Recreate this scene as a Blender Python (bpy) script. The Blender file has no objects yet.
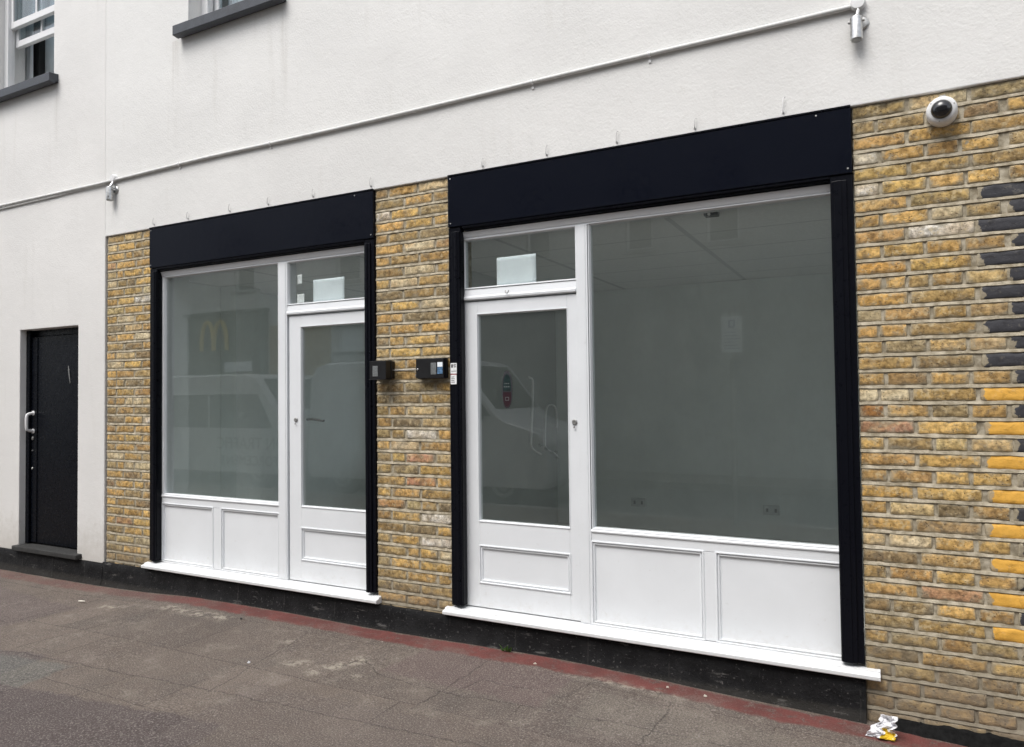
import bpy, bmesh, math, random
from mathutils import Vector, Matrix, noise
random.seed(7)
R = math.radians
sc = bpy.context.scene
col = sc.collection

# ------------------------------------------------------------------ node helpers
class NT:
    def __init__(s, mat):
        s.t = mat.node_tree; s.n = s.t.nodes; s.l = s.t.links
    def new(s, typ, **kw):
        n = s.n.new(typ)
        for k, v in kw.items(): setattr(n, k, v)
        return n
    def link(s, a, b): s.l.new(a, b)
    def put(s, sock, v):
        if isinstance(v, bpy.types.NodeSocket): s.link(v, sock)
        elif v is not None: sock.default_value = v
    def math(s, op, a, b=None, c=None, clamp=False):
        n = s.new('ShaderNodeMath', operation=op); n.use_clamp = clamp
        s.put(n.inputs[0], a)
        if b is not None: s.put(n.inputs[1], b)
        if c is not None: s.put(n.inputs[2], c)
        return n.outputs[0]
    def mix(s, fac, a, b, blend='MIX'):
        n = s.new('ShaderNodeMix', data_type='RGBA', blend_type=blend)
        s.put(n.inputs[0], fac)
        for i, v in ((6, a), (7, b)):
            if isinstance(v, (tuple, list)): v = (*v[:3], 1)
            s.put(n.inputs[i], v)
        return n.outputs[2]
    def noise(s, vec, scale, detail=4, rough=.55, dist=0):
        n = s.new('ShaderNodeTexNoise'); s.put(n.inputs['Vector'], vec)
        n.inputs['Scale'].default_value = scale; n.inputs['Detail'].default_value = detail
        n.inputs['Roughness'].default_value = rough; n.inputs['Distortion'].default_value = dist
        return n.outputs['Fac'], n.outputs['Color']
    def ramp(s, fac, lo, hi):
        n = s.new('ShaderNodeMapRange', interpolation_type='SMOOTHSTEP'); s.put(n.inputs[0], fac)
        n.inputs[1].default_value = lo; n.inputs[2].default_value = hi
        return n.outputs[0]
    def pos(s): return s.new('ShaderNodeNewGeometry').outputs['Position']
    def vmath(s, op, a, b):
        n = s.new('ShaderNodeVectorMath', operation=op); s.put(n.inputs[0], a); s.put(n.inputs[1], b)
        return n.outputs[0]
    def bump(s, h, strength=.5, dist=.01, normal=None):
        n = s.new('ShaderNodeBump'); s.put(n.inputs['Height'], h)
        n.inputs['Strength'].default_value = strength; n.inputs['Distance'].default_value = dist
        if normal is not None: s.link(normal, n.inputs['Normal'])
        return n.outputs[0]

def mat(name, build=None, color=(.5,.5,.5), rough=.6, metal=0., spec=.5, emit=None):
    m = bpy.data.materials.new(name); m.use_nodes = True
    t = NT(m); b = t.n['Principled BSDF']
    b.inputs['Base Color'].default_value = (*color, 1); b.inputs['Roughness'].default_value = rough
    b.inputs['Metallic'].default_value = metal; b.inputs['Specular IOR Level'].default_value = spec
    if build: build(t, b)
    return m

def simple(name, color, rough=.6, metal=0., var=.12, scale=14., spec=.5, bump=.0, bscale=200., stretch=None):
    def f(t, b):
        p = t.pos()
        if stretch: p = t.vmath('MULTIPLY', p, stretch)
        n, _ = t.noise(p, scale, 5)
        n2, _ = t.noise(p, scale*9, 3)
        k = t.math('ADD', t.math('MULTIPLY', n, .7), t.math('MULTIPLY', n2, .3))
        k = t.ramp(k, .3, .7)
        c = t.mix(k, tuple(x*(1-var) for x in color), tuple(min(1, x*(1+var)) for x in color))
        t.put(b.inputs['Base Color'], c)
        t.put(b.inputs['Roughness'], t.math('ADD', t.math('MULTIPLY', n, .25), max(.02, rough-.125)))
        if bump: 
            h, _ = t.noise(p, bscale, 4)
            t.put(b.inputs['Normal'], t.bump(h, bump, .004))
    return mat(name, f, color, rough, metal, spec)

def m_render(name, tint):
    def f(t, b):
        p = t.pos()
        big, _ = t.noise(p, .9, 6, .6)
        streak, _ = t.noise(t.vmath('MULTIPLY', p, (5., 5., .55)), 1.6, 5, .6)
        fine, _ = t.noise(p, 75, 4, .6)
        med, _ = t.noise(p, 16, 4, .6)
        c = t.mix(t.ramp(big, .35, .68), tuple(x*.93 for x in tint), tint)
        c = t.mix(t.math('MULTIPLY', t.ramp(streak, .56, .76), .30), c, (.58, .565, .53))
        c = t.mix(t.math('MULTIPLY', t.ramp(med, .60, .74), .22), c, (.60, .585, .55))
        # dirt that has settled along the foot of the wall
        z = t.new('ShaderNodeSeparateXYZ'); t.link(p, z.inputs[0])
        foot = t.math('MULTIPLY', t.ramp(t.math('ADD', z.outputs[2], t.math('MULTIPLY', med, -.5)), .35, -.15), .5)
        c = t.mix(foot, c, (.42, .39, .34))
        X, Z = z.outputs[0], z.outputs[2]
        run, _ = t.noise(t.vmath('MULTIPLY', p, (26, 1, .7)), 1., 4, .6)
        for sx, sz, hw, ln in ((-2.62, 4.46, .07, .7), (-1.42, 4.46, .06, .9), (-4.24, 4.46, .06, .8), (2.40, 3.32, .05, .33), (-3.39, 3.30, .05, .33), (-1.98, 3.0, .02, .10)):
            dx = t.ramp(t.math('ABSOLUTE', t.math('SUBTRACT', X, sx)), hw, 0.)
            dz = t.math('MULTIPLY', t.ramp(Z, sz-ln, sz), t.math('LESS_THAN', Z, sz+.02))
            c = t.mix(t.math('MULTIPLY', t.math('MULTIPLY', dx, dz), t.math('MULTIPLY', t.ramp(run, .35, .65), .34)), c, (.40, .375, .33))
        t.put(b.inputs['Base Color'], c)
        h = t.math('ADD', t.math('MULTIPLY', fine, .75), t.math('MULTIPLY', med, .6))
        n1 = t.bump(h, .42, .006)
        t.put(b.inputs['Normal'], t.bump(big, .25, .05, n1))
    return mat(name, f, tint, .9, 0, .2)

def m_brick():
    def f(t, b):
        a = t.new('ShaderNodeAttribute', attribute_name='Col')
        p = t.pos()
        n1, _ = t.noise(p, 42, 6, .65)
        n2, _ = t.noise(p, 150, 4, .6)
        n3, _ = t.noise(p, 19, 5, .6, .6)
        sm, _ = t.noise(t.vmath('ADD', p, (3.1, 7.7, 1.3)), 27, 6, .7)
        c = t.mix(t.ramp(n1, .28, .7), t.mix(1, a.outputs['Color'], (.42, .40, .38), 'MULTIPLY'), t.mix(1, a.outputs['Color'], (1.30, 1.29, 1.28), 'MULTIPLY'))
        c = t.mix(t.math('MULTIPLY', t.ramp(n3, .52, .66), .6), c, (.17, .135, .09))
        c = t.mix(t.math('MULTIPLY', t.ramp(sm, .58, .70), .55), c, (.36, .325, .25))
        v = t.new('ShaderNodeTexVoronoi'); t.link(p, v.inputs['Vector']); v.inputs['Scale'].default_value = 85
        pit = t.ramp(v.outputs['Distance'], .26, .10)
        pitm = t.math('MULTIPLY', pit, t.ramp(n3, .46, .54))
        hi, _ = t.noise(t.vmath('ADD', p, (9.1, 2.7, 5.3)), 33, 5, .65)
        c = t.mix(t.math('MULTIPLY', t.ramp(hi, .55, .66), .6), c, (.62, .50, .30))
        c = t.mix(t.math('MULTIPLY', pitm, .85), c, (.045, .034, .025))
        ed = t.new('ShaderNodeAttribute', attribute_name='Edge').outputs['Fac']
        sm2, _ = t.noise(t.vmath('ADD', p, (7.7, 1.9, 3.3)), 8, 3, .6)
        smear = t.ramp(t.math('ADD', t.math('MULTIPLY', ed, .6), t.math('ADD', t.math('MULTIPLY', sm, .75), t.math('MULTIPLY', sm2, .55))), .66, .98)
        c = t.mix(t.math('MULTIPLY', smear, .85), c, (.37, .325, .235))
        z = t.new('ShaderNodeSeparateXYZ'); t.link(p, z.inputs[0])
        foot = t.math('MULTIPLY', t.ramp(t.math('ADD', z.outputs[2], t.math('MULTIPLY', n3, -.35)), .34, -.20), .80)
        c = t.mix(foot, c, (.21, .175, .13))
        chip, _ = t.noise(t.vmath('ADD', p, (1.7, 4.4, 9.3)), 38, 6, .7)
        pm = t.math('ADD', t.math('SUBTRACT', 1., a.outputs['Alpha']), t.math('MULTIPLY', t.math('SUBTRACT', chip, .5), 1.0))
        pm = t.math('MULTIPLY', t.ramp(pm, .70, .78), t.math('GREATER_THAN', .98, a.outputs['Alpha']))
        pc = t.mix(t.math('MULTIPLY', t.ramp(n1, .35, .7), .35), a.outputs['Color'], t.mix(1, a.outputs['Color'], (.62, .60, .58), 'MULTIPLY'))
        pc = t.mix(t.math('MULTIPLY', t.ramp(n3, .55, .70), .55), pc, t.mix(1, pc, (.45, .40, .36), 'MULTIPLY'))
        pc = t.mix(t.math('MULTIPLY', t.ramp(hi, .56, .68), .35), pc, t.mix(.25, pc, (.8, .72, .55)))
        bare = t.mix(t.math('GREATER_THAN', .98, a.outputs['Alpha']), c, t.mix(.8, c, (.36, .31, .22)))
        t.put(b.inputs['Base Color'], t.mix(pm, bare, pc))
        h = t.math('SUBTRACT', t.math('ADD', t.math('MULTIPLY', n1, .6), t.math('MULTIPLY', n2, .5)), t.math('MULTIPLY', pitm, .8))
        bn = t.new('ShaderNodeBump'); t.link(h, bn.inputs['Height']); bn.inputs['Distance'].default_value = .006
        t.link(t.math('MULTIPLY_ADD', a.outputs['Alpha'], .35, .45), bn.inputs['Strength'])
        t.put(b.inputs['Normal'], bn.outputs[0])
        t.put(b.inputs['Roughness'], t.math('MULTIPLY_ADD', a.outputs['Alpha'], .4, .5))
    return mat('london_stock_brick', f, rough=.9, spec=.25)

def m_mortar():
    def f(t, b):
        p = t.pos()
        n1, _ = t.noise(p, 24, 6, .65); n2, _ = t.noise(p, 220, 3); n3, _ = t.noise(p, 2.2, 4)
        c = t.mix(t.ramp(n1, .3, .7), (.23, .195, .135), (.52, .465, .36))
        c = t.mix(t.math('MULTIPLY', t.ramp(n3, .45, .7), .4), c, (.31, .27, .195))
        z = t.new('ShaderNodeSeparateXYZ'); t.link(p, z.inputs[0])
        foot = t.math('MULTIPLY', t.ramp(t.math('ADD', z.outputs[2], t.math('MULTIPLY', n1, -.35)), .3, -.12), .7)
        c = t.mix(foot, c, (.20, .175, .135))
        t.put(b.inputs['Base Color'], c)
        t.put(b.inputs['Normal'], t.bump(t.math('ADD', n1, t.math('MULTIPLY', n2, .5)), .6, .005))
    return mat('mortar', f, rough=.95, spec=.15)

def m_black(name, base=(.0055, .0065, .0115), rough=.3, dust=.25, spec=.15):
    def f(t, b):
        p = t.pos()
        n, _ = t.noise(p, 1.3, 5, .6); n2, _ = t.noise(p, 32, 5, .65); n3, _ = t.noise(p, 400, 2)
        st, _ = t.noise(t.vmath('MULTIPLY', p, (14, 14, .8)), 2, 5, .6)
        c = t.mix(t.math('MULTIPLY', t.ramp(n, .40, .72), dust*.5), base, (.03, .032, .036))
        c = t.mix(t.math('MULTIPLY', t.ramp(st, .58, .78), dust*.5), c, (.04, .041, .042))
        c = t.mix(t.math('MULTIPLY', t.ramp(n2, .68, .76), dust), c, (.10, .10, .10))
        t.put(b.inputs['Base Color'], c)
        t.put(b.inputs['Roughness'], t.math('ADD', t.math('MULTIPLY', n2, .3), rough-.12))
        t.put(b.inputs['Normal'], t.bump(n, .12, .05))
    return mat(name, f, base, rough, 0, spec)

def m_plinth():
    def f(t, b):
        p = t.pos()
        n, _ = t.noise(p, 9, 6, .65); n2, _ = t.noise(p, 60, 5, .7); n3, _ = t.noise(t.vmath('MULTIPLY', p, (1, 1, 5)), 5, 6, .7)
        c = t.mix(t.ramp(n, .35, .7), (.0060, .0062, .0068), (.014, .0142, .015))
        c = t.mix(t.math('MULTIPLY', t.ramp(n2, .60, .68), .75), c, (.13, .125, .12))
        c = t.mix(t.math('MULTIPLY', t.ramp(n3, .60, .68), .8), c, (.10, .097, .092))
        z = t.new('ShaderNodeSeparateXYZ'); t.link(p, z.inputs[0])
        low = t.ramp(t.math('ADD', z.outputs[2], t.math('MULTIPLY', n2, -.06)), -.012, -.04)
        c = t.mix(t.math('MULTIPLY', low, .25), c, (.06, .055, .045))
        jx = t.math('FRACT', t.math('DIVIDE', t.math('ADD', z.outputs[0], t.math('MULTIPLY', n, .02)), .47))
        jt = t.math('MULTIPLY', t.ramp(jx, .022, .006), t.ramp(n, .42, .55))
        c = t.mix(t.math('MULTIPLY', jt, .6), c, (.035, .034, .032))
        t.put(b.inputs['Base Color'], c)
        t.put(b.inputs['Normal'], t.bump(t.math('SUBTRACT', t.math('ADD', n, t.math('MULTIPLY', n2, .5)), t.math('MULTIPLY', jt, .5)), .8, .014))
        t.put(b.inputs['Roughness'], t.math('MULTIPLY_ADD', n2, .4, .5))
    return mat('black_masonry_paint', f, rough=.6, spec=.18)

def m_white(name, color=(.785, .808, .828), rough=.38, dirt=.16):
    def f(t, b):
        p = t.pos()
        n, _ = t.noise(p, 3, 5, .6); n2, _ = t.noise(p, 30, 5, .65); br, _ = t.noise(t.vmath('MULTIPLY', p, (40, 40, 3)), 4, 3)
        c = t.mix(t.ramp(n, .35, .7), tuple(x*.955 for x in color), color)
        c = t.mix(t.math('MULTIPLY', t.ramp(n2, .63, .73), dirt), c, (.48, .46, .42))
        sc_, _ = t.noise(t.vmath('MULTIPLY', p, (3, 3, 22)), 6, 5, .7)
        c = t.mix(t.math('MULTIPLY', t.ramp(sc_, .67, .74), .35), c, (.52, .51, .49))
        z = t.new('ShaderNodeSeparateXYZ'); t.link(p, z.inputs[0])
        foot = t.math('MULTIPLY', t.ramp(t.math('ADD', z.outputs[2], t.math('MULTIPLY', n2, -.3)), .16, -.05), .35)
        c = t.mix(foot, c, (.5, .47, .42))
        t.put(b.inputs['Base Color'], c)
        t.put(b.inputs['Roughness'], t.math('MULTIPLY_ADD', n2, .2, rough-.1))
        t.put(b.inputs['Normal'], t.bump(t.math('ADD', br, n2), .07, .004))
    return mat(name, f, color, rough, 0, .4)

def m_glass(name='shop_glass', tint=(.968, .986, .979), dirt=.060):
    m = bpy.data.materials.new(name); m.use_nodes = True
    t = NT(m); t.n.remove(t.n['Principled BSDF'])
    out = t.n['Material Output']
    lw = t.new('ShaderNodeLayerWeight'); lw.inputs[0].default_value = .5
    sch = t.math('MULTIPLY_ADD', t.math('POWER', lw.outputs['Facing'], 5.), .93, .072)
    tr = t.new('ShaderNodeBsdfTransparent'); tr.inputs[0].default_value = (*tint, 1)
    gl = t.new('ShaderNodeBsdfGlossy'); gl.inputs['Roughness'].default_value = .004
    w, _ = t.noise(t.pos(), 1.1, 2)
    t.put(gl.inputs['Normal'], t.bump(w, .012, .03))
    ms = t.new('ShaderNodeMixShader'); t.link(sch, ms.inputs[0]); t.link(tr.outputs[0], ms.inputs[1]); t.link(gl.outputs[0], ms.inputs[2])
    df = t.new('ShaderNodeBsdfDiffuse'); df.inputs[0].default_value = (.46, .515, .49, 1)  # greenish dust veil, raised to paint in haze and lighten the dim rooms
    d, _ = t.noise(t.vmath('MULTIPLY', t.pos(), (3, 3, 1.2)), 2.5, 6, .7)
    m2 = t.new('ShaderNodeMixShader'); t.link(t.math('MULTIPLY_ADD', t.ramp(d, .35, .75), dirt*.25, dirt*.6), m2.inputs[0])
    t.link(ms.outputs[0], m2.inputs[1]); t.link(df.outputs[0], m2.inputs[2]); t.link(m2.outputs[0], out.inputs[0])
    return m

def m_pavement():
    def f(t, b):
        p = t.pos()
        _, nc = t.noise(p, 7, 5, .65)
        wob = t.vmath('MULTIPLY', t.vmath('SUBTRACT', nc, (.5, .5, .5)), (.10, .10, 0))
        q = t.vmath('ADD', p, wob)
        xyz = t.new('ShaderNodeSeparateXYZ'); t.link(q, xyz.inputs[0]); X, Y = xyz.outputs[0], xyz.outputs[1]
        def box(cx, cy, hx, hy, rot=0., soft=.02):
            dx = t.math('SUBTRACT', X, cx); dy = t.math('SUBTRACT', Y, cy)
            c, s = math.cos(rot), math.sin(rot)
            u = t.math('ADD', t.math('MULTIPLY', dx, c), t.math('MULTIPLY', dy, s))
            v = t.math('SUBTRACT', t.math('MULTIPLY', dy, c), t.math('MULTIPLY', dx, s))
            d = t.math('MAXIMUM', t.math('SUBTRACT', t.math('ABSOLUTE', u), hx), t.math('SUBTRACT', t.math('ABSOLUTE', v), hy))
            return t.ramp(d, soft, -soft)
        def seg(x0, y0, x1, y1, w=.0028):
            L = math.hypot(x1-x0, y1-y0)
            return box((x0+x1)/2, (y0+y1)/2, L/2, w, math.atan2(y1-y0, x1-x0), w*1.6)
        big, _ = t.noise(p, .85, 5, .6); med, _ = t.noise(p, 5, 6, .65); fine, _ = t.noise(p, 130, 4, .7); sp, _ = t.noise(p, 52, 5, .7)
        hue, _ = t.noise(t.vmath('ADD', p, (11, 3, 0)), .7, 3)
        c = t.mix(t.ramp(big, .35, .65), (.108, .085, .070), (.150, .122, .102))
        c = t.mix(t.math('MULTIPLY', t.ramp(hue, .5, .68), .45), c, (.118, .094, .085))
        c = t.mix(t.math('MULTIPLY', t.ramp(med, .50, .70), .45), c, (.105, .090, .078))
        c = t.mix(t.math('MULTIPLY', t.ramp(med, .46, .30), .35), c, (.27, .24, .20))
        mot, _ = t.noise(t.vmath('ADD', p, (4, 8, 0)), 2.4, 7, .72)
        c = t.mix(t.math('MULTIPLY', t.ramp(mot, .50, .62), .45), c, (.088, .074, .064))
        c = t.mix(t.math('MULTIPLY', t.ramp(mot, .44, .32), .40), c, (.25, .215, .185))
        vb = t.new('ShaderNodeTexBrick'); t.link(t.vmath('ADD', t.vmath('MULTIPLY', t.vmath('SUBTRACT', nc, (.5, .5, .5)), (.03, .03, 0)), t.vmath('ADD', p, (.32, .28, 0))), vb.inputs['Vector'])
        for k_, v_ in (('Scale', 1.), ('Mortar Size', .005), ('Mortar Smooth', .3), ('Bias', 0.), ('Brick Width', 1.15), ('Row Height', .62)): vb.inputs[k_].default_value = v_
        vb.inputs['Color1'].default_value = (.78, .78, .79, 1); vb.inputs['Color2'].default_value = (1.14, 1.13, 1.12, 1); vb.inputs['Mortar'].default_value = (.42, .40, .39, 1)
        slab = t.mix(t.math('MULTIPLY_ADD', t.ramp(med, .38, .55), .6, .4), (1, 1, 1), vb.outputs['Color'])
        c = t.mix(.8, c, t.mix(1., c, slab, 'MULTIPLY'))
        # relaid patches; the darkest, near left, also paint in a corner vignette
        for cx, cy, hx, hy, rot, cc, k in ((-3.95, -.70, .95, .26, -.10, (.105, .082, .078), .75), (.42, -.42, .50, .22, -.06, (.115, .080, .075), .72),
                (-1.7, -1.95, 1.4, .30, .12, (.062, .048, .050), .85), (-4.0, -2.0, 2.0, .5, .1, (.070, .056, .057), .8), (.05, -1.35, .62, .32, .05, (.118, .096, .086), .5),
                (1.75, -.55, .65, .2, .02, (.165, .145, .12), .5), (-2.25, -1.55, .5, .16, .1, (.115, .125, .115), .6)):
            c = t.mix(t.math('MULTIPLY', box(cx, cy, hx, hy, rot, .022), k*.85), c, cc)
        scr, _ = t.noise(t.vmath('ADD', p, (2.2, 6.1, 0)), 16, 9, .75)
        # pale scrapes and spills
        for cx, cy, hx, hy, rot in ((-.62, -.74, .085, .04, .5), (-.36, -.66, .05, .17, -.5), (-.18, -.75, .05, .02, 0), (-2.0, -.31, .35, .045, -.03), (-2.75, -.45, .1, .03, .1), (1.2, -.20, .3, .025, 0), (-.95, -.47, .03, .015, 0), (-2.0, -2.05, .2, .012, .3)):
            m = t.math('MULTIPLY', box(cx, cy, hx, hy, rot, .05), t.ramp(scr, .47, .55))
            c = t.mix(t.math('MULTIPLY', m, .75), c, (.40, .36, .29))
        crack = None
        for s_ in ((-2.6, -1.37, -1.72, -1.30), (-1.72, -1.30, -.75, -1.24), (-.73, -1.26, -.93, -.30), (-.75, -1.24, .9, -1.12), (-1.83, -1.64, -1.74, -1.32), (.40, -.2, .36, -1.0), (-3.0, -.9, -3.1, -.3), (-3.1, -.3, -3.1, -1.6), (-6, -1.0, -3.1, -.98), (.36, -.72, 2.2, -.55), (-.08, -.66, .42, -.72), (.42, -.72, .50, -.48), (.50, -.48, .98, -.50), (.98, -.50, 1.06, -.22), (-.3, -.5, -.08, -.66), (-2.3, -.2, -2.42, -1.3), (1.5, -.2, 1.45, -.9), (-1.3, -1.27, -1.36, -2.2)):
            k = seg(*s_); crack = k if crack is None else t.math('MAXIMUM', crack, k)
        crack = t.math('MULTIPLY', crack, t.ramp(med, .3, .5))
        c = t.mix(t.math('MULTIPLY', crack, .85), c, (.035, .029, .026))
        # aggregate
        c = t.mix(t.math('MULTIPLY', t.ramp(fine, .52, .64), .72), c, (.30, .27, .245))
        c = t.mix(t.math('MULTIPLY', t.ramp(fine, .47, .35), .75), c, (.045, .039, .036))
        c = t.mix(t.math('MULTIPLY', t.ramp(sp, .55, .68), .30), c, (.055, .047, .042))
        c = t.mix(t.math('MULTIPLY', t.ramp(sp, .45, .33), .28), c, (.28, .255, .22))
        # the red painted margin along the foot of the wall, worn through in places
        wy = t.math('ADD', Y, t.math('MULTIPLY', big, .06))
        red = t.math('MULTIPLY', t.ramp(t.math('ADD', wy, t.math('MULTIPLY', mot, .05)), -.165, -.125), t.ramp(wy, .0, -.03))
        keep = t.ramp(t.math('ADD', t.math('MULTIPLY', scr, .9), t.math('MULTIPLY', mot, .5)), .74, .86)
        redc = t.mix(t.ramp(med, .35, .65), (.105, .026, .024), (.165, .043, .038))
        c = t.mix(t.math('MULTIPLY', red, t.math('MULTIPLY', t.math('SUBTRACT', .80, t.math('MAXIMUM', t.math('MULTIPLY', keep, .62), t.math('MULTIPLY', t.ramp(mot, .50, .38), .32))), t.math('MULTIPLY_ADD', t.ramp(X, -3.2, -1.7), .55, .45))), c, redc)
        edge = t.ramp(wy, -.02, .01)
        c = t.mix(t.math('MULTIPLY', edge, .35), c, (.12, .10, .075))
        v = t.new('ShaderNodeTexVoronoi'); t.link(p, v.inputs['Vector']); v.inputs['Scale'].default_value = 5.5
        dot = t.ramp(t.math('ADD', v.outputs['Distance'], t.math('MULTIPLY', sp, .08)), .075, .060)
        sel = t.new('ShaderNodeSeparateColor'); t.link(v.outputs['Color'], sel.inputs[0])
        c = t.mix(t.math('MULTIPLY', t.math('MULTIPLY', dot, t.math('GREATER_THAN', sel.outputs[0], .72)), .8), c, (.50, .47, .42))
        t.put(b.inputs['Base Color'], c)
        h = t.math('ADD', t.math('MULTIPLY', fine, .6), t.math('MULTIPLY', med, .9))
        h = t.math('SUBTRACT', h, t.math('MULTIPLY', crack, .8))
        t.put(b.inputs['Normal'], t.bump(h, .65, .008))
        t.put(b.inputs['Roughness'], t.math('MULTIPLY_ADD', med, .3, .68))
    return mat('worn_asphalt_pavement', f, rough=.85, spec=.25)

def m_ceiling():
    def f(t, b):
        p = t.pos(); xyz = t.new('ShaderNodeSeparateXYZ'); t.link(p, xyz.inputs[0])
        def lines(s, pitch, off):
            fr = t.math('FRACT', t.math('DIVIDE', t.math('ADD', s, off), pitch))
            return t.math('LESS_THAN', fr, .03)
        g = t.math('MAXIMUM', lines(xyz.outputs[0], 1.2, 20.3), lines(xyz.outputs[1], .6, 20.05))
        n, _ = t.noise(p, 60, 3)
        c = t.mix(t.ramp(n, .4, .7), (.72, .72, .70), (.80, .80, .78))
        t.put(b.inputs['Base Color'], t.mix(g, c, (.52, .52, .52)))
    return mat('suspended_ceiling_tiles', f, rough=.9)

M = dict(
    render=m_render('white_render', (.76, .755, .735)), render_left=m_render('cream_white_render', (.745, .735, .715)),
    brick=m_brick(), mortar=m_mortar(), black=m_black('navy_black_gloss_paint', (.0034, .0039, .0068), .28, .05), fascia=m_black('navy_black_fascia_panel', (.0036, .0048, .0100), .13, .0, .26),
    door=m_black('black_door_paint', (.0022, .0030, .0055), .25, .04),
    plinth=m_plinth(), white=m_white('white_gloss_paint'), sash=m_white('white_sash_paint', (.74, .74, .74), .4, .2), glass=m_glass(), wglass=m_glass('window_glass', (.85, .9, .92), .03),
    sill=simple('dark_grey_sill_paint', (.040, .045, .055), .5, var=.3, bump=.3), stone=simple('grey_stone_threshold', (.026, .026, .025), .8, var=.5, scale=30, bump=.6),
    pave=m_pavement(), road=simple('road_asphalt', (.10, .10, .098), .85, var=.3, scale=20, bump=.6), kerb=simple('granite_kerb', (.22, .21, .20), .8, var=.25, scale=40, bump=.3),
    paint=simple('road_paint_yellow', (.55, .40, .05), .7, var=.25, scale=30),
    inwall=simple('interior_wall_paint', (.81, .86, .835), .8, var=.04, scale=3), inwall_darkened=simple('darkened_partition_paint', (.36, .385, .37), .8, var=.04, scale=3), infloor=simple('interior_floor', (.62, .62, .60), .5, var=.2), ceil=m_ceiling(),
    steel=simple('brushed_steel', (.52, .52, .51), .32, 1.0, var=.2, scale=60), galv=simple('weathered_grey_metal', (.36, .36, .35), .5, .6, var=.25, scale=60), chrome=simple('polished_metal', (.68, .68, .67), .2, 1.0, var=.1), bright=simple('gloss_white_pipe', (.95, .95, .95), .12, 0., var=.02, spec=.9),
    plastic_w=simple('white_plastic', (.74, .74, .74), .4, var=.07), cable=simple('grey_white_cable_cover', (.60, .60, .585), .5, var=.10, scale=20), plastic_b=simple('black_plastic', (.004, .004, .005), .45, var=.2),
    dome=simple('smoked_dome', (.006, .006, .008), .06, var=.1, spec=.8), grey=simple('grey_window', (.16, .17, .17), .35, var=.25, scale=80), socketg=simple('grey_socket_plate', (.58, .61, .60), .4), blue=simple('blue_label', (.10, .20, .34), .4, var=.5, scale=70),
    paper=simple('pale_blue_paper', (.86, .92, .97), .75, var=.04), note=simple('white_note', (.84, .85, .85), .7, var=.15, scale=60), red=simple('red_print', (.30, .05, .05), .5), ink=simple('dark_print', (.03, .03, .035), .6),
    teal=simple('dark_green_print', (.006, .019, .019), .4, var=.4, scale=60), maroon=simple('maroon_print', (.022, .005, .009), .4, var=.3, scale=60),
    curtain=simple('white_net_curtain', (.62, .64, .65), .9, var=.12, scale=8, stretch=(14, 14, .6)), dark=simple('dark_room', (.03, .03, .03), .9),
    tissue=simple('crumpled_tissue', (.80, .80, .82), .8, var=.06, bump=.3, bscale=60), yellow=simple('yellow_stain', (.72, .50, .03), .7, var=.2), leaf=simple('weed_leaf', (.08, .17, .03), .6, var=.4, scale=80),
    tar=simple('black_bitumen', (.008, .008, .008), .85, var=.6, spec=.1, scale=40, bump=.8, bscale=60), pebble=simple('dark_pebble', (.05, .048, .045), .8, var=.4), filterp=simple('cigarette_paper', (.62, .58, .5), .8, var=.15, scale=120),
    van=simple('white_van_paint', (.56, .58, .59), .25, var=.03, scale=2), van_grey=simple('pale_van_paint', (.62, .64, .65), .25, var=.03, scale=2), vglass=simple('dark_car_glass', (.01, .012, .012), .08), tyre=simple('tyre_rubber', (.015, .015, .015), .8), lamp_r=simple('red_lens', (.3, .01, .01), .2), lamp_w=simple('clear_lens', (.6, .6, .6), .15),
    opp_darkened=simple('opposite_darkened_render', (.36, .36, .35), .9, var=.05, scale=1.5), opp=simple('opposite_white_render', (.66, .66, .65), .9, var=.05, scale=1.5), green=simple('dark_green_shopfront', (.035, .06, .05), .4, var=.1, scale=2), yel=simple('yellow_sign', (.85, .62, .08), .4, var=.03), ochre=simple('ochre_panel', (.38, .23, .06), .6, var=.1),
    signw=simple('white_sign_face', (.84, .90, .93), .4, var=.03), signb=simple('blue_sign_print', (.03, .07, .26), .4),
)

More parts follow.
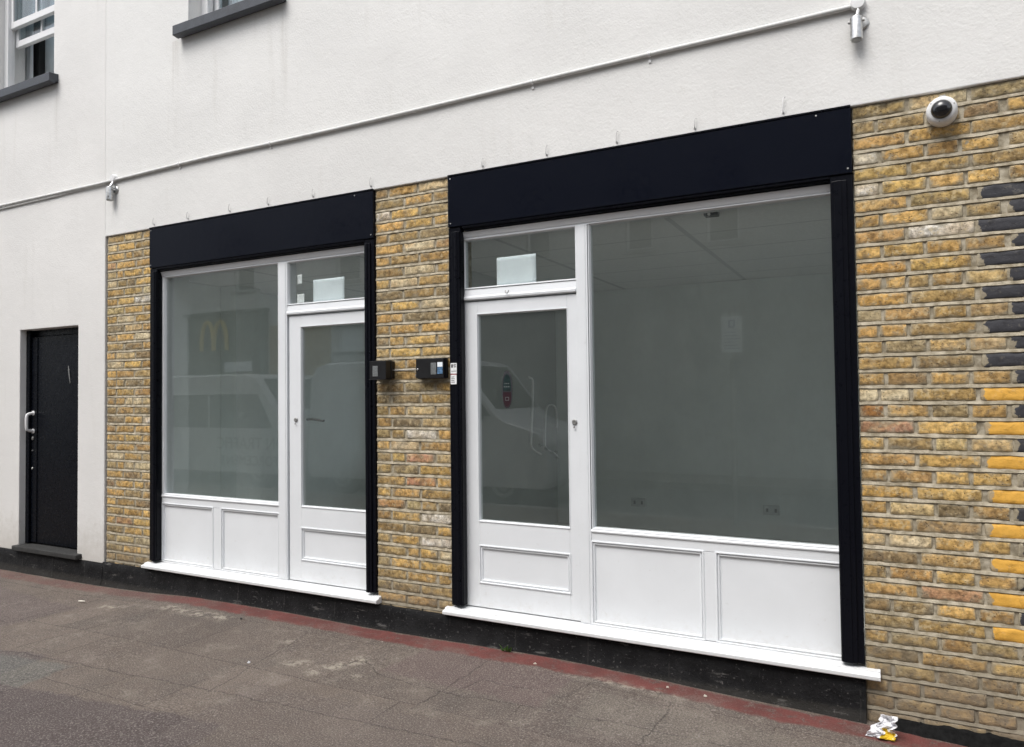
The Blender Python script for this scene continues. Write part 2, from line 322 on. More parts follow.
# ------------------------------------------------------------------ mesh helpers
class MB:
    def __init__(s): s.v = []; s.f = []; s.mi = []; s.c = []; s.sm = []
    def add(s, vs, fs, mi=0, c=(1, 1, 1, 1), smooth=False):
        o = len(s.v); s.v += [tuple(v) for v in vs]; s.c += [c]*len(vs)
        for f in fs: s.f.append(tuple(i+o for i in f)); s.mi.append(mi); s.sm.append(smooth)
        return s
    def box(s, x0, x1, y0, y1, z0, z1, mi=0, c=(1, 1, 1, 1)):
        vs = [(x, y, z) for x in (x0, x1) for y in (y0, y1) for z in (z0, z1)]
        return s.add(vs, [(0, 1, 3, 2), (4, 6, 7, 5), (0, 4, 5, 1), (2, 3, 7, 6), (0, 2, 6, 4), (1, 5, 7, 3)], mi, c)
    def lathe(s, prof, origin, axis='y', n=20, mi=0, sgn=-1):
        # prof: (distance along the axis, radius)
        o = Vector(origin); vs = []; fs = []
        A = {'y': Vector((0, sgn, 0)), 'z': Vector((0, 0, 1)), 'x': Vector((1, 0, 0))}[axis] if isinstance(axis, str) else Vector(axis).normalized()
        u = A.orthogonal().normalized(); w = A.cross(u)
        for d, r in prof:
            for k in range(n):
                a = 2*math.pi*k/n; vs.append(o + A*d + (u*math.cos(a)+w*math.sin(a))*max(r, 1e-4))
        m = len(prof)
        for i in range(m-1):
            for k in range(n): fs.append((i*n+k, i*n+(k+1) % n, (i+1)*n+(k+1) % n, (i+1)*n+k))
        fs.append(tuple(range(n))[::-1]); fs.append(tuple(range((m-1)*n, m*n)))
        return s.add(vs, fs, mi, smooth=True)
    def tube(s, path, r, n=10, mi=0):
        P = [Vector(p) for p in path]; vs = []; fs = []; pu = None
        for i, p in enumerate(P):
            d = (P[min(i+1, len(P)-1)]-P[max(i-1, 0)]).normalized()
            u = d.orthogonal().normalized() if pu is None else (pu - d*pu.dot(d)).normalized()
            pu = u; w = d.cross(u); rr = r[i] if isinstance(r, (list, tuple)) else r
            for k in range(n):
                a = 2*math.pi*k/n; vs.append(p+(u*math.cos(a)+w*math.sin(a))*rr)
        for i in range(len(P)-1):
            for k in range(n): fs.append((i*n+k, i*n+(k+1) % n, (i+1)*n+(k+1) % n, (i+1)*n+k))
        fs.append(tuple(range(n))[::-1]); fs.append(tuple(range((len(P)-1)*n, len(P)*n)))
        return s.add(vs, fs, mi, smooth=True)
    def ring(s, x0, x1, z0, z1, prof, mi=0):
        # mitred moulding round a rectangle; prof: (inset, y)
        vs = []; fs = []; n = len(prof)
        for cx, cz, sx, sz in ((x0, z0, 1, 1), (x1, z0, -1, 1), (x1, z1, -1, -1), (x0, z1, 1, -1)):
            for d, y in prof: vs.append((cx+sx*d, y, cz+sz*d))
        for k in range(4):
            for i in range(n-1): fs.append((k*n+i, ((k+1) % 4)*n+i, ((k+1) % 4)*n+i+1, k*n+i+1))
        return s.add(vs, fs, mi)
    def extr(s, prof, x0, x1, mi=0):
        # prof: (y, z) closed outline extruded along x
        n = len(prof); vs = [(x0, y, z) for y, z in prof]+[(x1, y, z) for y, z in prof]
        fs = [(i, (i+1) % n, n+(i+1) % n, n+i) for i in range(n)]+[tuple(range(n))[::-1], tuple(range(n, 2*n))]
        return s.add(vs, fs, mi)
    def build(s, name, mats, parent=None, bevel=0, autosmooth=False, segs=2):
        me = bpy.data.meshes.new(name); me.from_pydata(s.v, [], s.f)
        if not isinstance(mats, (list, tuple)): mats = [mats]
        for m in mats: me.materials.append(M[m] if isinstance(m, str) else m)
        me.polygons.foreach_set('material_index', s.mi); me.polygons.foreach_set('use_smooth', s.sm)
        if any(c != (1, 1, 1, 1) for c in s.c):
            a = me.color_attributes.new('Col', 'FLOAT_COLOR', 'POINT'); a.data.foreach_set('color', [x for c in s.c for x in c])
        if hasattr(s, 'e'):
            a = me.attributes.new('Edge', 'FLOAT', 'POINT'); a.data.foreach_set('value', [s.e.get(i, 0.) for i in range(len(s.v))])
        bm = bmesh.new(); bm.from_mesh(me); bmesh.ops.recalc_face_normals(bm, faces=bm.faces); bm.to_mesh(me); bm.free()
        if any(s.sm) and not hasattr(s, 'e'): me.set_sharp_from_angle(angle=R(38))
        o = bpy.data.objects.new(name, me); col.objects.link(o)
        if parent is not None: o.parent = parent; o.matrix_parent_inverse = Matrix.Identity(4) if not hasattr(parent, '_') else o.matrix_parent_inverse
        if parent is not None:
            w = parent_world(parent); o.matrix_parent_inverse = w.inverted()
        if bevel:
            b = o.modifiers.new('Bevel', 'BEVEL'); b.width = bevel; b.segments = segs; b.limit_method = 'ANGLE'; b.angle_limit = R(40); b.harden_normals = False
        return o
def parent_world(o):
    m = Matrix.Translation(o.location) if o.type == 'EMPTY' else Matrix.Identity(4)
    return m
def tag(o, label=None, cat=None, group=None, kind=None):
    for k, v in (('label', label), ('category', cat), ('group', group), ('kind', kind)):
        if v: o[k] = v
    return o
def empty(name, loc, label, cat, group=None):
    o = bpy.data.objects.new(name, None); o.location = loc; o.empty_display_size = .1; col.objects.link(o)
    return tag(o, label, cat, group)

def wall_holes(x0, x1, z0, z1, holes, yf, yb):
    # a slab with rectangular openings (hx0, hx1, hz0, hz1), reveals included
    b = MB(); xs = sorted({x0, x1, *[h[i] for h in holes for i in (0, 1)]}); zs = sorted({z0, z1, *[h[i] for h in holes for i in (2, 3)]})
    inside = lambda x, z: any(h[0] < x < h[1] and h[2] < z < h[3] for h in holes)
    solid = {}
    for i in range(len(xs)-1):
        for j in range(len(zs)-1): solid[i, j] = not inside((xs[i]+xs[i+1])/2, (zs[j]+zs[j+1])/2)
    for (i, j), s_ in solid.items():
        if not s_: continue
        a, c, d, e = xs[i], xs[i+1], zs[j], zs[j+1]
        b.add([(a, yf, d), (c, yf, d), (c, yf, e), (a, yf, e)], [(0, 1, 2, 3)]); b.add([(a, yb, d), (c, yb, d), (c, yb, e), (a, yb, e)], [(3, 2, 1, 0)])
        for di, dj, q in ((-1, 0, [(a, yf, d), (a, yf, e), (a, yb, e), (a, yb, d)]), (1, 0, [(c, yf, e), (c, yf, d), (c, yb, d), (c, yb, e)]),
                          (0, -1, [(c, yf, d), (a, yf, d), (a, yb, d), (c, yb, d)]), (0, 1, [(a, yf, e), (c, yf, e), (c, yb, e), (a, yb, e)])):
            if not solid.get((i+di, j+dj), False): b.add(q, [(0, 1, 2, 3)])
    bmv = {}
    nv = []; remap = []
    for v in b.v:
        k = tuple(round(t, 5) for t in v)
        if k not in bmv: bmv[k] = len(nv); nv.append(v)
        remap.append(bmv[k])
    b.v = nv; b.c = [(1, 1, 1, 1)]*len(nv); b.f = [tuple(remap[i] for i in f) for f in b.f]
    return b

# ------------------------------------------------------------------ camera, light, sky
cam = bpy.data.cameras.new('camera'); co = bpy.data.objects.new('camera', cam); col.objects.link(co)
cam.sensor_width = 36; cam.sensor_fit = 'HORIZONTAL'; cam.lens = 720*36/1024; cam.clip_end = 1000; cam.clip_start = .05
yaw, pit, rol = .47569305, .02770866, -.0115613
fw = Vector((-math.sin(yaw)*math.cos(pit), math.cos(yaw)*math.cos(pit), math.sin(pit)))
r0 = Vector((math.cos(yaw), math.sin(yaw), 0)); u0 = r0.cross(fw)
rr = r0*math.cos(rol)+u0*math.sin(rol); uu = u0*math.cos(rol)-r0*math.sin(rol)
mw = Matrix.Identity(4)
for i in range(3): mw[i][0] = rr[i]; mw[i][1] = uu[i]; mw[i][2] = -fw[i]
CAM = Vector((2.4746, -3.93, 1.559)); mw.translation = CAM
co.matrix_world = mw; sc.camera = co

SUN_EL, SUN_AZ = R(58), R(200)      # azimuth measured from +Y clockwise
w = bpy.data.worlds.new('World'); sc.world = w; w.use_nodes = True
t = NT(w); bg = t.n['Background']
sky = t.new('ShaderNodeTexSky', sky_type='NISHITA'); sky.sun_disc = False; sky.sun_elevation = SUN_EL; sky.sun_rotation = SUN_AZ; sky.dust_density = 3.; sky.air_density = 1.0
hs = t.new('ShaderNodeHueSaturation'); hs.inputs['Saturation'].default_value = .30; t.link(sky.outputs[0], hs.inputs['Color'])
t.link(hs.outputs[0], bg.inputs[0]); bg.inputs[1].default_value = .15
sl = bpy.data.lights.new('sun', 'SUN'); sl.energy = 1.05; sl.angle = R(32); sl.color = (1, .97, .93)
so = bpy.data.objects.new('sun', sl); col.objects.link(so)
sd = Vector((math.sin(SUN_AZ)*math.cos(SUN_EL), math.cos(SUN_AZ)*math.cos(SUN_EL), math.sin(SUN_EL)))
so.rotation_euler = sd.to_track_quat('Z', 'Y').to_euler(); so.location = sd*30
sc.view_settings.view_transform = 'Standard'; sc.view_settings.look = 'None'; sc.view_settings.gamma = 1; sc.view_settings.exposure = .87
sc.render.engine = 'CYCLES'; sc.cycles.use_denoising = True
sc.cycles.max_bounces = 10; sc.cycles.diffuse_bounces = 5; sc.cycles.transparent_max_bounces = 24; sc.cycles.caustics_reflective = False

# ------------------------------------------------------------------ ground
def gz(x):                                   # the pavement falls away a little towards both ends
    sm_ = lambda t: t*t*(3-2*t)
    return -.055*sm_(max(0, min(1, (-2.0-x)/1.9)))-.085*sm_(max(0, min(1, (x-.7)/2.9)))
KY = -4.78                                   # kerb line of the near pavement
tag(MB().box(-200, 200, -200, 200, -.6, -.125).build('road', 'road'), 'dark asphalt street behind the pavement', 'road', kind='structure')
g = MB(); nx, ny = 260, 56; X0, X1 = -16., 10.
for j in range(ny+1):
    for i in range(nx+1):
        x = X0+(X1-X0)*i/nx; y = KY+(.12-KY)*j/ny
        z = noise.noise((x*.9, y*.9, 0))*.008+noise.noise((x*4, y*4, 3))*.0025+gz(x)*max(0, min(1, 1+(y+.6)/2.5))
        g.v.append((x, y, z)); g.c.append((1, 1, 1, 1))
for j in range(ny):
    for i in range(nx):
        a = j*(nx+1)+i; g.f.append((a, a+1, a+nx+2, a+nx+1)); g.mi.append(0); g.sm.append(True)
tag(g.build('pavement', 'pave'), 'worn brown asphalt pavement with a red painted margin along the wall', 'pavement', kind='structure')
k = MB()
x = X0
while x < X1: k.box(x+.004, x+.90, KY-.15, KY-.003, -.4, .004); x += .904
tag(k.build('kerb', 'kerb', bevel=.012), 'granite kerb along the pavement edge', 'kerb', kind='structure')
tag(MB().box(-30, 20, -9.6, -8.3, -.3, 0).build('far_pavement', 'pave'), 'pavement on the far side of the street', 'pavement', kind='structure')
tag(MB().box(-30, 20, -8.45, -8.303, -.3, .004).build('far_kerb', 'kerb', bevel=.012), 'kerb on the far side of the street', 'kerb', kind='structure')
tag(MB().box(-30, 20, KY-.42, KY-.34, -.124, -.120).build('yellow_line', 'paint'), 'yellow line painted along the kerb', 'road marking', kind='structure')

# ------------------------------------------------------------------ the two buildings
RB = 2.965
shop = empty('rendered_building', (0, 0, 0), 'white rendered building with yellow brick piers around two shopfronts', 'building')
left = empty('rendered_building', (-5, 0, 0), 'cream-white rendered building at left with narrow black street door', 'building')
WIN2 = (-2.46, -1.47, 4.557, 6.3); WIN1 = (-5.30, -4.29, 4.545, 6.3); BD = (-4.80, -3.90, .195, 2.212)
wall_holes(-3.519, 4.6, RB, 8.2, [WIN2], -.004, .30).build('wall', 'render', shop, bevel=.006)
wall_holes(-10.5, -3.5225, .135, 8.2, [WIN1, (BD[0], BD[1], .135, BD[3])], -.001, .30).build('wall', 'render_left', left, bevel=.006)
# bodies behind the front walls
def yz_holes(y0, y1, z0, z1, holes, xa, xb):        # the same slab turned to face sideways
    b = wall_holes(y0, y1, z0, z1, holes, 0, 1); b.v = [(xa+(xb-xa)*v[1], v[0], v[2]) for v in b.v]; return b
RW, SW = (-2.95, -.85, .85, 2.5), (1.15, 3.0, .75, 2.5)  # openings added out of view to let daylight into the shop rooms
RW2 = (2.72, 3.95, .85, 2.5)
def shell(x0, x1, par, m):
    sh_ = par is shop
    MB().box(x0, x0+.25, .302, 3.6, -.12, 8.2).build('side_wall', m, par)
    yz_holes(.302, 3.6, -.12, 8.2, [SW] if sh_ else [], x1, x1-.25).build('side_wall', m, par)
    wall_holes(x0+.2505, x1-.2505, -.12, 8.2, [RW, RW2] if sh_ else [], 3.6, 3.302).build('rear_wall', m, par)
    MB().box(x0, x1, .02, 3.6, 8.203, 8.45).build('roof', 'sill', par)
shell(-10.5, -3.77, left, 'render_left'); shell(-3.519, 4.6, shop, 'render')
# upper floor
MB().box(-10.2, -4.03, .302, 3.299, 3.8, 4.0).build('upper_floor', 'infloor', left)
MB().box(-3.26, 4.34, .302, 3.299, 3.8, 4.0).build('upper_floor', 'infloor', shop)
MB().box(-6.6, -4.03, 2.3, 2.4, 4.003, 8.1).build('room_wall', 'dark', left)
MB().box(-3.26, 4.34, 2.3, 2.4, 4.003, 8.1).build('room_wall', 'dark', shop)

# foot of the walls: black painted plinth with a coved bottom
def plinth(x0, x1, ztop, yface, par, seed):
    b = MB(); n = max(8, int((x1-x0)/.035)); prof = [(0.12, ztop), (yface+.004, ztop), (yface, ztop-.006), (yface-.001, .10), (yface-.004, .05), (yface-.014, .012), (yface-.028, -.02), (.12, -.02)]
    m = len(prof)
    for i in range(n+1):
        x = x0+(x1-x0)*i/n
        for kk, (y, z) in enumerate(prof):
            wv = noise.noise((x*2.2, z*5, seed))*.004+noise.noise((x*9, z*20, seed))*.002
            b.v.append((x, y+(wv if 1 <= kk <= 6 else 0), z+(wv*.8 if kk in (0, 1, 2) else 0)+(gz(x) if kk > 3 else gz(x)*.5 if kk == 3 else 0))); b.c.append((1, 1, 1, 1))
    for i in range(n):
        for kk in range(m): b.f.append((i*m+kk, i*m+(kk+1) % m, (i+1)*m+(kk+1) % m, (i+1)*m+kk)); b.mi.append(0); b.sm.append(True)
    b.f += [tuple(range(m)), tuple(range(n*m, n*m+m))[::-1]]; b.mi += [0, 0]; b.sm += [False]*2
    return b.build('plinth', 'plinth', par)
plinth(-10.5, -3.521, .133, -.017, left, 1.0)
plinth(-3.5205, 2.366, .150, -.017, shop, 4.0)
for a_, e_ in ((-3.5, -2.93), (-.59, -.005), (2.37, 4.6)): MB().box(a_, e_, .03, .3, -.095, 2.96).build('pier_core', 'mortar', shop)

# brick piers
COURSE = .0778
def srgb(r, g_, b_): return tuple(((c/255)/12.92 if c/255 <= .04045 else ((c/255+.055)/1.055)**2.4) for c in (r, g_, b_))
PAL = [((190, 155, 98), 10), ((178, 146, 94), 10), ((166, 138, 92), 9), ((200, 166, 104), 7), ((152, 132, 96), 8), ((138, 122, 94), 6), ((194, 172, 128), 5), ((198, 162, 102), 5), ((160, 128, 84), 6), ((206, 190, 158), 2), ((176, 138, 108), 1), ((126, 112, 88), 3)]
rb = random.Random(21)
def pick():
    c = rb.choices([p[0] for p in PAL], [p[1] for p in PAL])[0]
    k_ = rb.uniform(.82, 1.14)
    return tuple(x*k_*rb.uniform(.97, 1.03)*q_ for x, q_ in zip(srgb(*c), (1.14, 1.14, 1.10)))
def add_brick(b, x0, x1, z0, z1, yf, c, alpha=1., amp=.0052, jit=.0056):
    W_, H_ = x1-x0, z1-z0; e_ = .0055
    us = [0, e_/W_]; k_ = max(2, int(W_/.016))
    us += [e_/W_+(1-2*e_/W_)*i/k_ for i in range(1, k_)]+[1-e_/W_, 1]
    vs_ = [0, e_/H_, .34, .66, 1-e_/H_, 1]
    nx, nz = len(us)-1, len(vs_)-1; sd_ = rb.uniform(0, 100); tilt = rb.uniform(-.002, .002); vs = []; cs = []; es = []; dz = rb.uniform(-.0015, .0015)
    c2 = c if alpha < .5 else tuple(a_*.55+q_*.45 for a_, q_ in zip(c, pick()))
    for j, v in enumerate(vs_):
        for i, u in enumerate(us):
            x = x0+W_*u; z = z0+H_*v+dz
            edge = i in (0, nx) or j in (0, nz)
            y = yf+noise.noise((x*28, z*28, sd_))*amp+noise.noise((x*75, z*75, sd_))*amp*.5+tilt*(2*u-1)
            if i in (0, nx): x += noise.noise((z*45, sd_, 1))*jit+(.0045 if i == 0 else -.0045)*(1 if j in (0, nz) else 0)
            if j in (0, nz): z += noise.noise((x*40, sd_, 5 if j else 9))*jit*.8
            if edge: y += .0045 if alpha > .5 else .0032
            t_ = max(0, min(1, .5+noise.noise((x*13, z*20, sd_+7))*1.3))
            vs.append((x, y, z)); al_ = alpha if alpha > .5 or i > 2 else max(0, min(1, .75-i*.28+noise.noise((sd_, z*30, 3))*.6))
            cs.append((*[a_*(1-t_)+q_*t_ for a_, q_ in zip(c, c2)], al_ if alpha < .5 else 1.)); es.append(1. if edge else (.25 if i in (1, nx-1) or j in (1, nz-1) else 0.))
    fs = [(j*(nx+1)+i, j*(nx+1)+i+1, (j+1)*(nx+1)+i+1, (j+1)*(nx+1)+i) for j in range(nz) for i in range(nx)]
    loop = [i for i in range(nx+1)]+[j*(nx+1)+nx for j in range(1, nz+1)]+[nz*(nx+1)+i for i in range(nx-1, -1, -1)]+[j*(nx+1) for j in range(nz-1, 0, -1)]
    o = len(vs); L = len(loop)
    for i in loop: vs.append((vs[i][0], yf+.028, vs[i][2])); cs.append(cs[i]); es.append(1.)
    fs += [(loop[(q+1) % L], loop[q], o+q, o+(q+1) % L) for q in range(L)]
    n0 = len(b.v); b.add(vs, fs, 0, (1, 1, 1, 1), True); b.c[n0:] = cs
    b.e = getattr(b, 'e', {}); b.e.update({n0+q: x for q, x in enumerate(es)})
BLACK = srgb(66, 66, 70); YEL = srgb(232, 178, 82)
def pier(x0, x1, rows, zlow, special, yf=.010, quoin=False):
    b = MB(); nk = int((RB-zlow)/COURSE)+1
    for kk in range(nk):
        zt = RB-.003-kk*COURSE; zb = zt-COURSE+.0155
        if zt < zlow+.02: continue
        zb = max(zb, zlow)
        row = rows[kk % 2]; cuts = list(row); prev = 0
        for q, (a, e) in enumerate(cuts):
            sh = rb.uniform(-.012, .012); a += prev if a > .001 else 0; last = (q == len(cuts)-1 and not quoin)
            prev = sh; e += sh if not last else 0
            c = special.get((kk, q)) or pick(); al = 1.
            if quoin and a > 1.1: pass
            if rb.random() < .10 and e-a > .17:      # a split brick
                m_ = a+(e-a)*rb.uniform(.4, .6); add_brick(b, x0+a, x0+m_-.005, zb, zt, yf, c); add_brick(b, x0+m_+.005, x0+e, zb, zt, yf, special.get((kk, q)) or pick()); continue
            add_brick(b, x0+a, x0+e, zb, zt, yf, c, al)
        if quoin:
            long = kk % 2 == 0; qa = .512 if long else .628
            if kk < 6:
                for a, e in (((.64, .85), (.87, 1.09)) if not long else ((.50, .72), (.74, .96), (.98, 1.09))): add_brick(b, x0+a, x0+e, zb, zt, yf, pick())
            else:
                c = (YEL if kk >= 17 else BLACK) if long else BLACK
                
                qa += rb.uniform(-.012, .012)
                if kk > 33: c = pick()
                add_brick(b, x0+qa, x0+.86, zb, zt, yf, c, 0. if kk <= 33 else 1., .004, .006)
                add_brick(b, x0+.88, x0+1.09, zb, zt, yf, c, 0. if kk <= 33 else 1., .004, .004)
            aa = 1.11 if long else 1.05+.06
            for q in range(5):
                add_brick(b, x0+aa, min(x0+aa+.22, x1), zb, zt, yf, pick()); aa += .24
                if x0+aa > x1-.05: break
    # mortar bed: backing sheet, then a wavy raised ribbon under each course
    n = int((x1-x0)/.03); vs = []; fs = []; zs = [zlow-.01+(RB-.0005-zlow+.01)*j/60 for j in range(61)]
    for z in zs:
        for i in range(n+1):
            x = x0+(x1-x0)*i/n; vs.append((x, yf+.0045+noise.noise((x*22, z*22, 2))*.002, z))
    fs = [(j*(n+1)+i, j*(n+1)+i+1, (j+1)*(n+1)+i+1, (j+1)*(n+1)+i) for j in range(60) for i in range(n)]
    b.add(vs, fs, 1, smooth=True)
    b.box(x0, x1, yf+.012, .029, zlow-.01, RB-.002, 1)
    for kk in range(nk):
        zc = RB-.003-(kk+1)*COURSE+.0076
        if zc < zlow+.02: continue
        n = int((x1-x0)/.02); vs = []; fs = []
        for i in range(n+1):
            x = x0+(x1-x0)*i/n; wz = noise.noise((x*3, kk*3.1, 7))*.004+noise.noise((x*11, kk*1.7, 3))*.0015; th = .0082+noise.noise((x*14, kk, 1))*.0036+noise.noise((x*38, kk*2, 5))*.0014; pr = .0002+noise.noise((x*10, kk*2, 4))*.0022
            vs += [(x, yf+.008, zc+wz+th+.001), (x, yf+.0012-pr*.3, zc+wz+th), (x, yf-.0028-pr, zc+wz-th*.8), (x, yf+.005, zc+wz-th-.0015)]
        for i in range(n):
            for q in range(3): fs.append((i*4+q, i*4+q+1, i*4+q+5, i*4+q+4))
        b.add(vs, fs, 1)
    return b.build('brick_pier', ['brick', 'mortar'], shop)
WH, PALE, PINK, ORG = srgb(222, 218, 208), srgb(212, 198, 165), srgb(190, 144, 118), srgb(196, 158, 104)
rows_m = [((0, .112), (.123, .350), (.362, .592)), ((0, .228), (.239, .475), (.487, .592))]
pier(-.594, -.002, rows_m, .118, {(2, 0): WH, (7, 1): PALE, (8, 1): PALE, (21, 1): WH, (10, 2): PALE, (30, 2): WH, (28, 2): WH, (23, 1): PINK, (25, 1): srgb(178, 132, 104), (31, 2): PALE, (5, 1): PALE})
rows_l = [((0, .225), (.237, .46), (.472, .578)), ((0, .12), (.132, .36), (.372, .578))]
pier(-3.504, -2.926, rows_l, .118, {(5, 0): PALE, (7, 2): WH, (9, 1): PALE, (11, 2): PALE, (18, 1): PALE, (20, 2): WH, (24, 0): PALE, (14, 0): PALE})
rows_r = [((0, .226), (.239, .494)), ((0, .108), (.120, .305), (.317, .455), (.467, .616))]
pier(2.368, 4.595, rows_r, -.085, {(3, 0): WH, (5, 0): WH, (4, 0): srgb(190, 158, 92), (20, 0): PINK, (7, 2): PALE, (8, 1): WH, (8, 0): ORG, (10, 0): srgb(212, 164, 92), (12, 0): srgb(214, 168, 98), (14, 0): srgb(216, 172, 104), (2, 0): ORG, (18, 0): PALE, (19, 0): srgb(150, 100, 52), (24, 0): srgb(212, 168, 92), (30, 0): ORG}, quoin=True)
# bitumen smeared along the foot of the right pier
b = MB(); n = 70
for i in range(n+1):
    x = 2.46+(4.5-2.46)*i/n; h_ = .022+.026*max(0, min(1, (x-2.46)/.2))+noise.noise((x*7, 2, 2))*.016+noise.noise((x*25, 5, 2))*.008
    if i == 0: h_ = .004
    g_ = gz(x); b.v += [(x, .02, h_+.01+g_), (x, -.008+noise.noise((x*20, 1, 1))*.004, h_+g_), (x, -.03+noise.noise((x*14, 1, 8))*.012, .008+g_), (x, -.055+noise.noise((x*9, 1, 5))*.025, -.012+g_)]; b.c += [(1, 1, 1, 1)]*4
for i in range(n):
    for q in range(3): b.f.append((i*4+q, i*4+q+1, i*4+q+5, i*4+q+4)); b.mi.append(0); b.sm.append(True)
b.build('bitumen_seal', 'tar', shop)

# ground-floor interior of the shop building
MB().box(-3.26, 4.34, .10, 3.299, .10, .17).build('shop_floor', 'infloor', shop)
MB().box(-3.26, 4.34, .31, 3.299, 2.625, 2.70).build('shop_ceiling', 'ceil', shop)
wall_holes(-3.26, 4.34, .173, 2.622, [RW, RW2], 3.20, 3.29).build('back_wall', 'inwall', shop)
yz_holes(.305, 3.197, .173, 2.622, [SW], 4.20, 4.28).build('end_wall', 'inwall', shop)
for nm_, (a_, e_, c_, d_) in (('added_rear_window', RW), ('added_rear_window', RW2), ('side_window', SW)):  # unseen rear and side windows, added to brighten the shop interiors
    f_ = MB()
    def fb(a, e, c, d, t0, t1):
        if nm_ == 'added_rear_window': f_.box(a, e, 3.34+t0, 3.34+t1, c, d)
        else: f_.box(4.40+t0, 4.40+t1, a, e, c, d)
    fb(a_, a_+.06, c_, d_, 0, .08); fb(e_-.06, e_, c_, d_, 0, .08); fb(a_+.06, e_-.06, c_, c_+.06, 0, .08); fb(a_+.06, e_-.06, d_-.06, d_, 0, .08); fb((a_+e_)/2-.03, (a_+e_)/2+.03, c_+.06, d_-.06, 0, .08)
    w_ = f_.build(nm_, 'white', shop)
    f_ = MB(); fb(a_+.05, e_-.05, c_+.05, d_-.05, .03, .036); f_.build('pane', 'wglass', w_)
MB().box(-.74, -.66, .31, 3.197, .173, 2.622).build('partition_wall', 'inwall_darkened', shop)  # coloured darker than the other walls so the pipes look bright
for a_, e_, y0_, y1_ in ((-2.925, -2.875, .142, .335), (-3.26, -2.928, .305, .335), (-3.26, -3.20, .338, 3.197), (-3.197, -2.99, .95, 1.25)):
    MB().box(a_, e_, y0_, y1_, .173, 2.622).build('inner_wall', 'inwall', shop)

# ------------------------------------------------------------------ sash windows
def sash_window(par, W, lift, yd, sx=(0, 0)):
    x0, x1, z0, z1 = W; fr = .075
    f = MB().box(x0, x0+fr, yd, yd+.06, z0, z1).box(x1-fr, x1, yd, yd+.12, z0, z1).box(x0+fr, x1-fr, yd, yd+.12, z1-fr, z1).box(x0+fr, x1-fr, yd, yd+.12, z0, z0+.03)
    f.box(x0+fr, x0+fr+.012, yd-.012, yd+.03, z0+.03, z1-fr).box(x1-fr-.012, x1-fr, yd-.012, yd+.03, z0+.03, z1-fr)
    win = f.build('sash_window', 'sash', par, bevel=.004)
    zm = z0+.78 if lift else z0+.82
    def sash(nm, a, e, y, bars):
        s = MB().box(x0+fr, x0+fr+.05, y, y+.04, a, e).box(x1-fr-.05, x1-fr, y, y+.04, a, e).box(x0+fr+.05, x1-fr-.05, y, y+.04, a, a+.065).box(x0+fr+.05, x1-fr-.05, y, y+.04, e-.05, e)
        mx = (x0+x1)/2
        if bars: s.box(mx-.012, mx+.012, y+.005, y+.035, a+.065, e-.05)
        s.build(nm, 'sash', win, bevel=.004)
        MB().box(x0+fr+.04, x1-fr-.04, y+.018, y+.023, a+.05, e-.04).build('glass_pane', 'wglass', win)
    sash('upper_sash', zm-.06, z1-fr, yd+.015, True)
    l0 = z0+.55 if lift else z0+.03
    sash('lower_sash', l0, l0+.86, yd+.065, True)
    s = MB().extr([(.06, z0+.012), (-.085, z0-.006), (-.085, z0-.085), (-.03, z0-.092), (-.03, z0-.075), (.06, z0-.075)], x0-.10+sx[0], x1+.075+sx[1])
    # the sill is built clear of the wall below the opening
    s.build('window_sill', 'sill', win, bevel=.004)
    return win
w1 = sash_window(left, WIN1, True, .10); w2 = sash_window(shop, WIN2, False, .12, (.012, 0))
def curtain(x0, x1, y, z0, z1, par, nm='net_curtain', m='curtain', k=9):
    b = MB(); n = 60
    for i in range(n+1):
        x = x0+(x1-x0)*i/n; y_ = y+.018*math.sin(i/n*k*2*math.pi)+.006*math.sin(i*1.7)
        b.v += [(x, y_, z0), (x, y_, z1)]; b.c += [(1, 1, 1, 1)]*2
    for i in range(n): b.f.append((2*i, 2*i+2, 2*i+3, 2*i+1)); b.mi.append(0); b.sm.append(True)
    return b.build(nm, m, par)
curtain(-5.62, -5.25, .345, 4.3, 6.5, w1, 'net_curtain', 'curtain', 5)
curtain(-2.4, -1.62, .34, 4.56, 6.3, w2)
MB().box(-5.40, -5.235, .40, .46, 4.01, 6.4).build('dark_strip', 'dark', w1)  # dark upright strip between the curtain and the blind
MB().box(-5.233, -4.2, .46, .49, 4.01, 6.4).build('bedroom_blind', 'curtain', w1)

# ------------------------------------------------------------------ black street door of the left building
x0, x1, z0, z1 = BD
dr = MB().box(x0, x0+.055, .055, .20, z0, z1).box(x1-.055, x1, .055, .20, z0, z1).box(x0+.055, x1-.055, .10, .20, z1-.06, z1).build('door_frame', 'door', left, bevel=.004)
d = MB().box(x0+.059, x1-.059, .080, .12, z0+.008, z1-.064).box(x0+.062, x0+.15, .073, .0785, z0+.01, z1-.068)
d = d.build('street_door', 'door', left, bevel=.003)
hx = x0+.095
MB().tube([(hx, .073, 1.255), (hx, .035, 1.260), (hx, .015, 1.270), (hx, .01, 1.295), (hx, .01, 1.355), (hx, .01, 1.385), (hx, .015, 1.410), (hx, .035, 1.420), (hx, .073, 1.425)], .0135, 12).lathe([(0, .022), (.006, .022), (.008, .018)], (hx, .073, 1.425)).lathe([(0, .022), (.006, .022), (.008, .018)], (hx, .073, 1.255)).build('pull_handle', 'plastic_w', d)
for zz, r_ in ((1.185, .017), (1.07, .006), (.90, .011)):
    MB().lathe([(0, r_), (.005, r_), (.007, r_*.8), (.007, r_*.3), (.004, r_*.25)], (hx-.01, .073, zz)).build('door_lock', 'steel', d)
MB().tube([(hx+.535, .0785, 1.86), (hx+.545, .077, 1.80), (hx+.560, .0785, 1.70)], [.003, .006, .003], 6).build('paint_scrape', 'galv', d)
MB().box(x0-.02, x1+.07, -.055, .20, .145, .19).build('threshold', 'stone', left, bevel=.008)
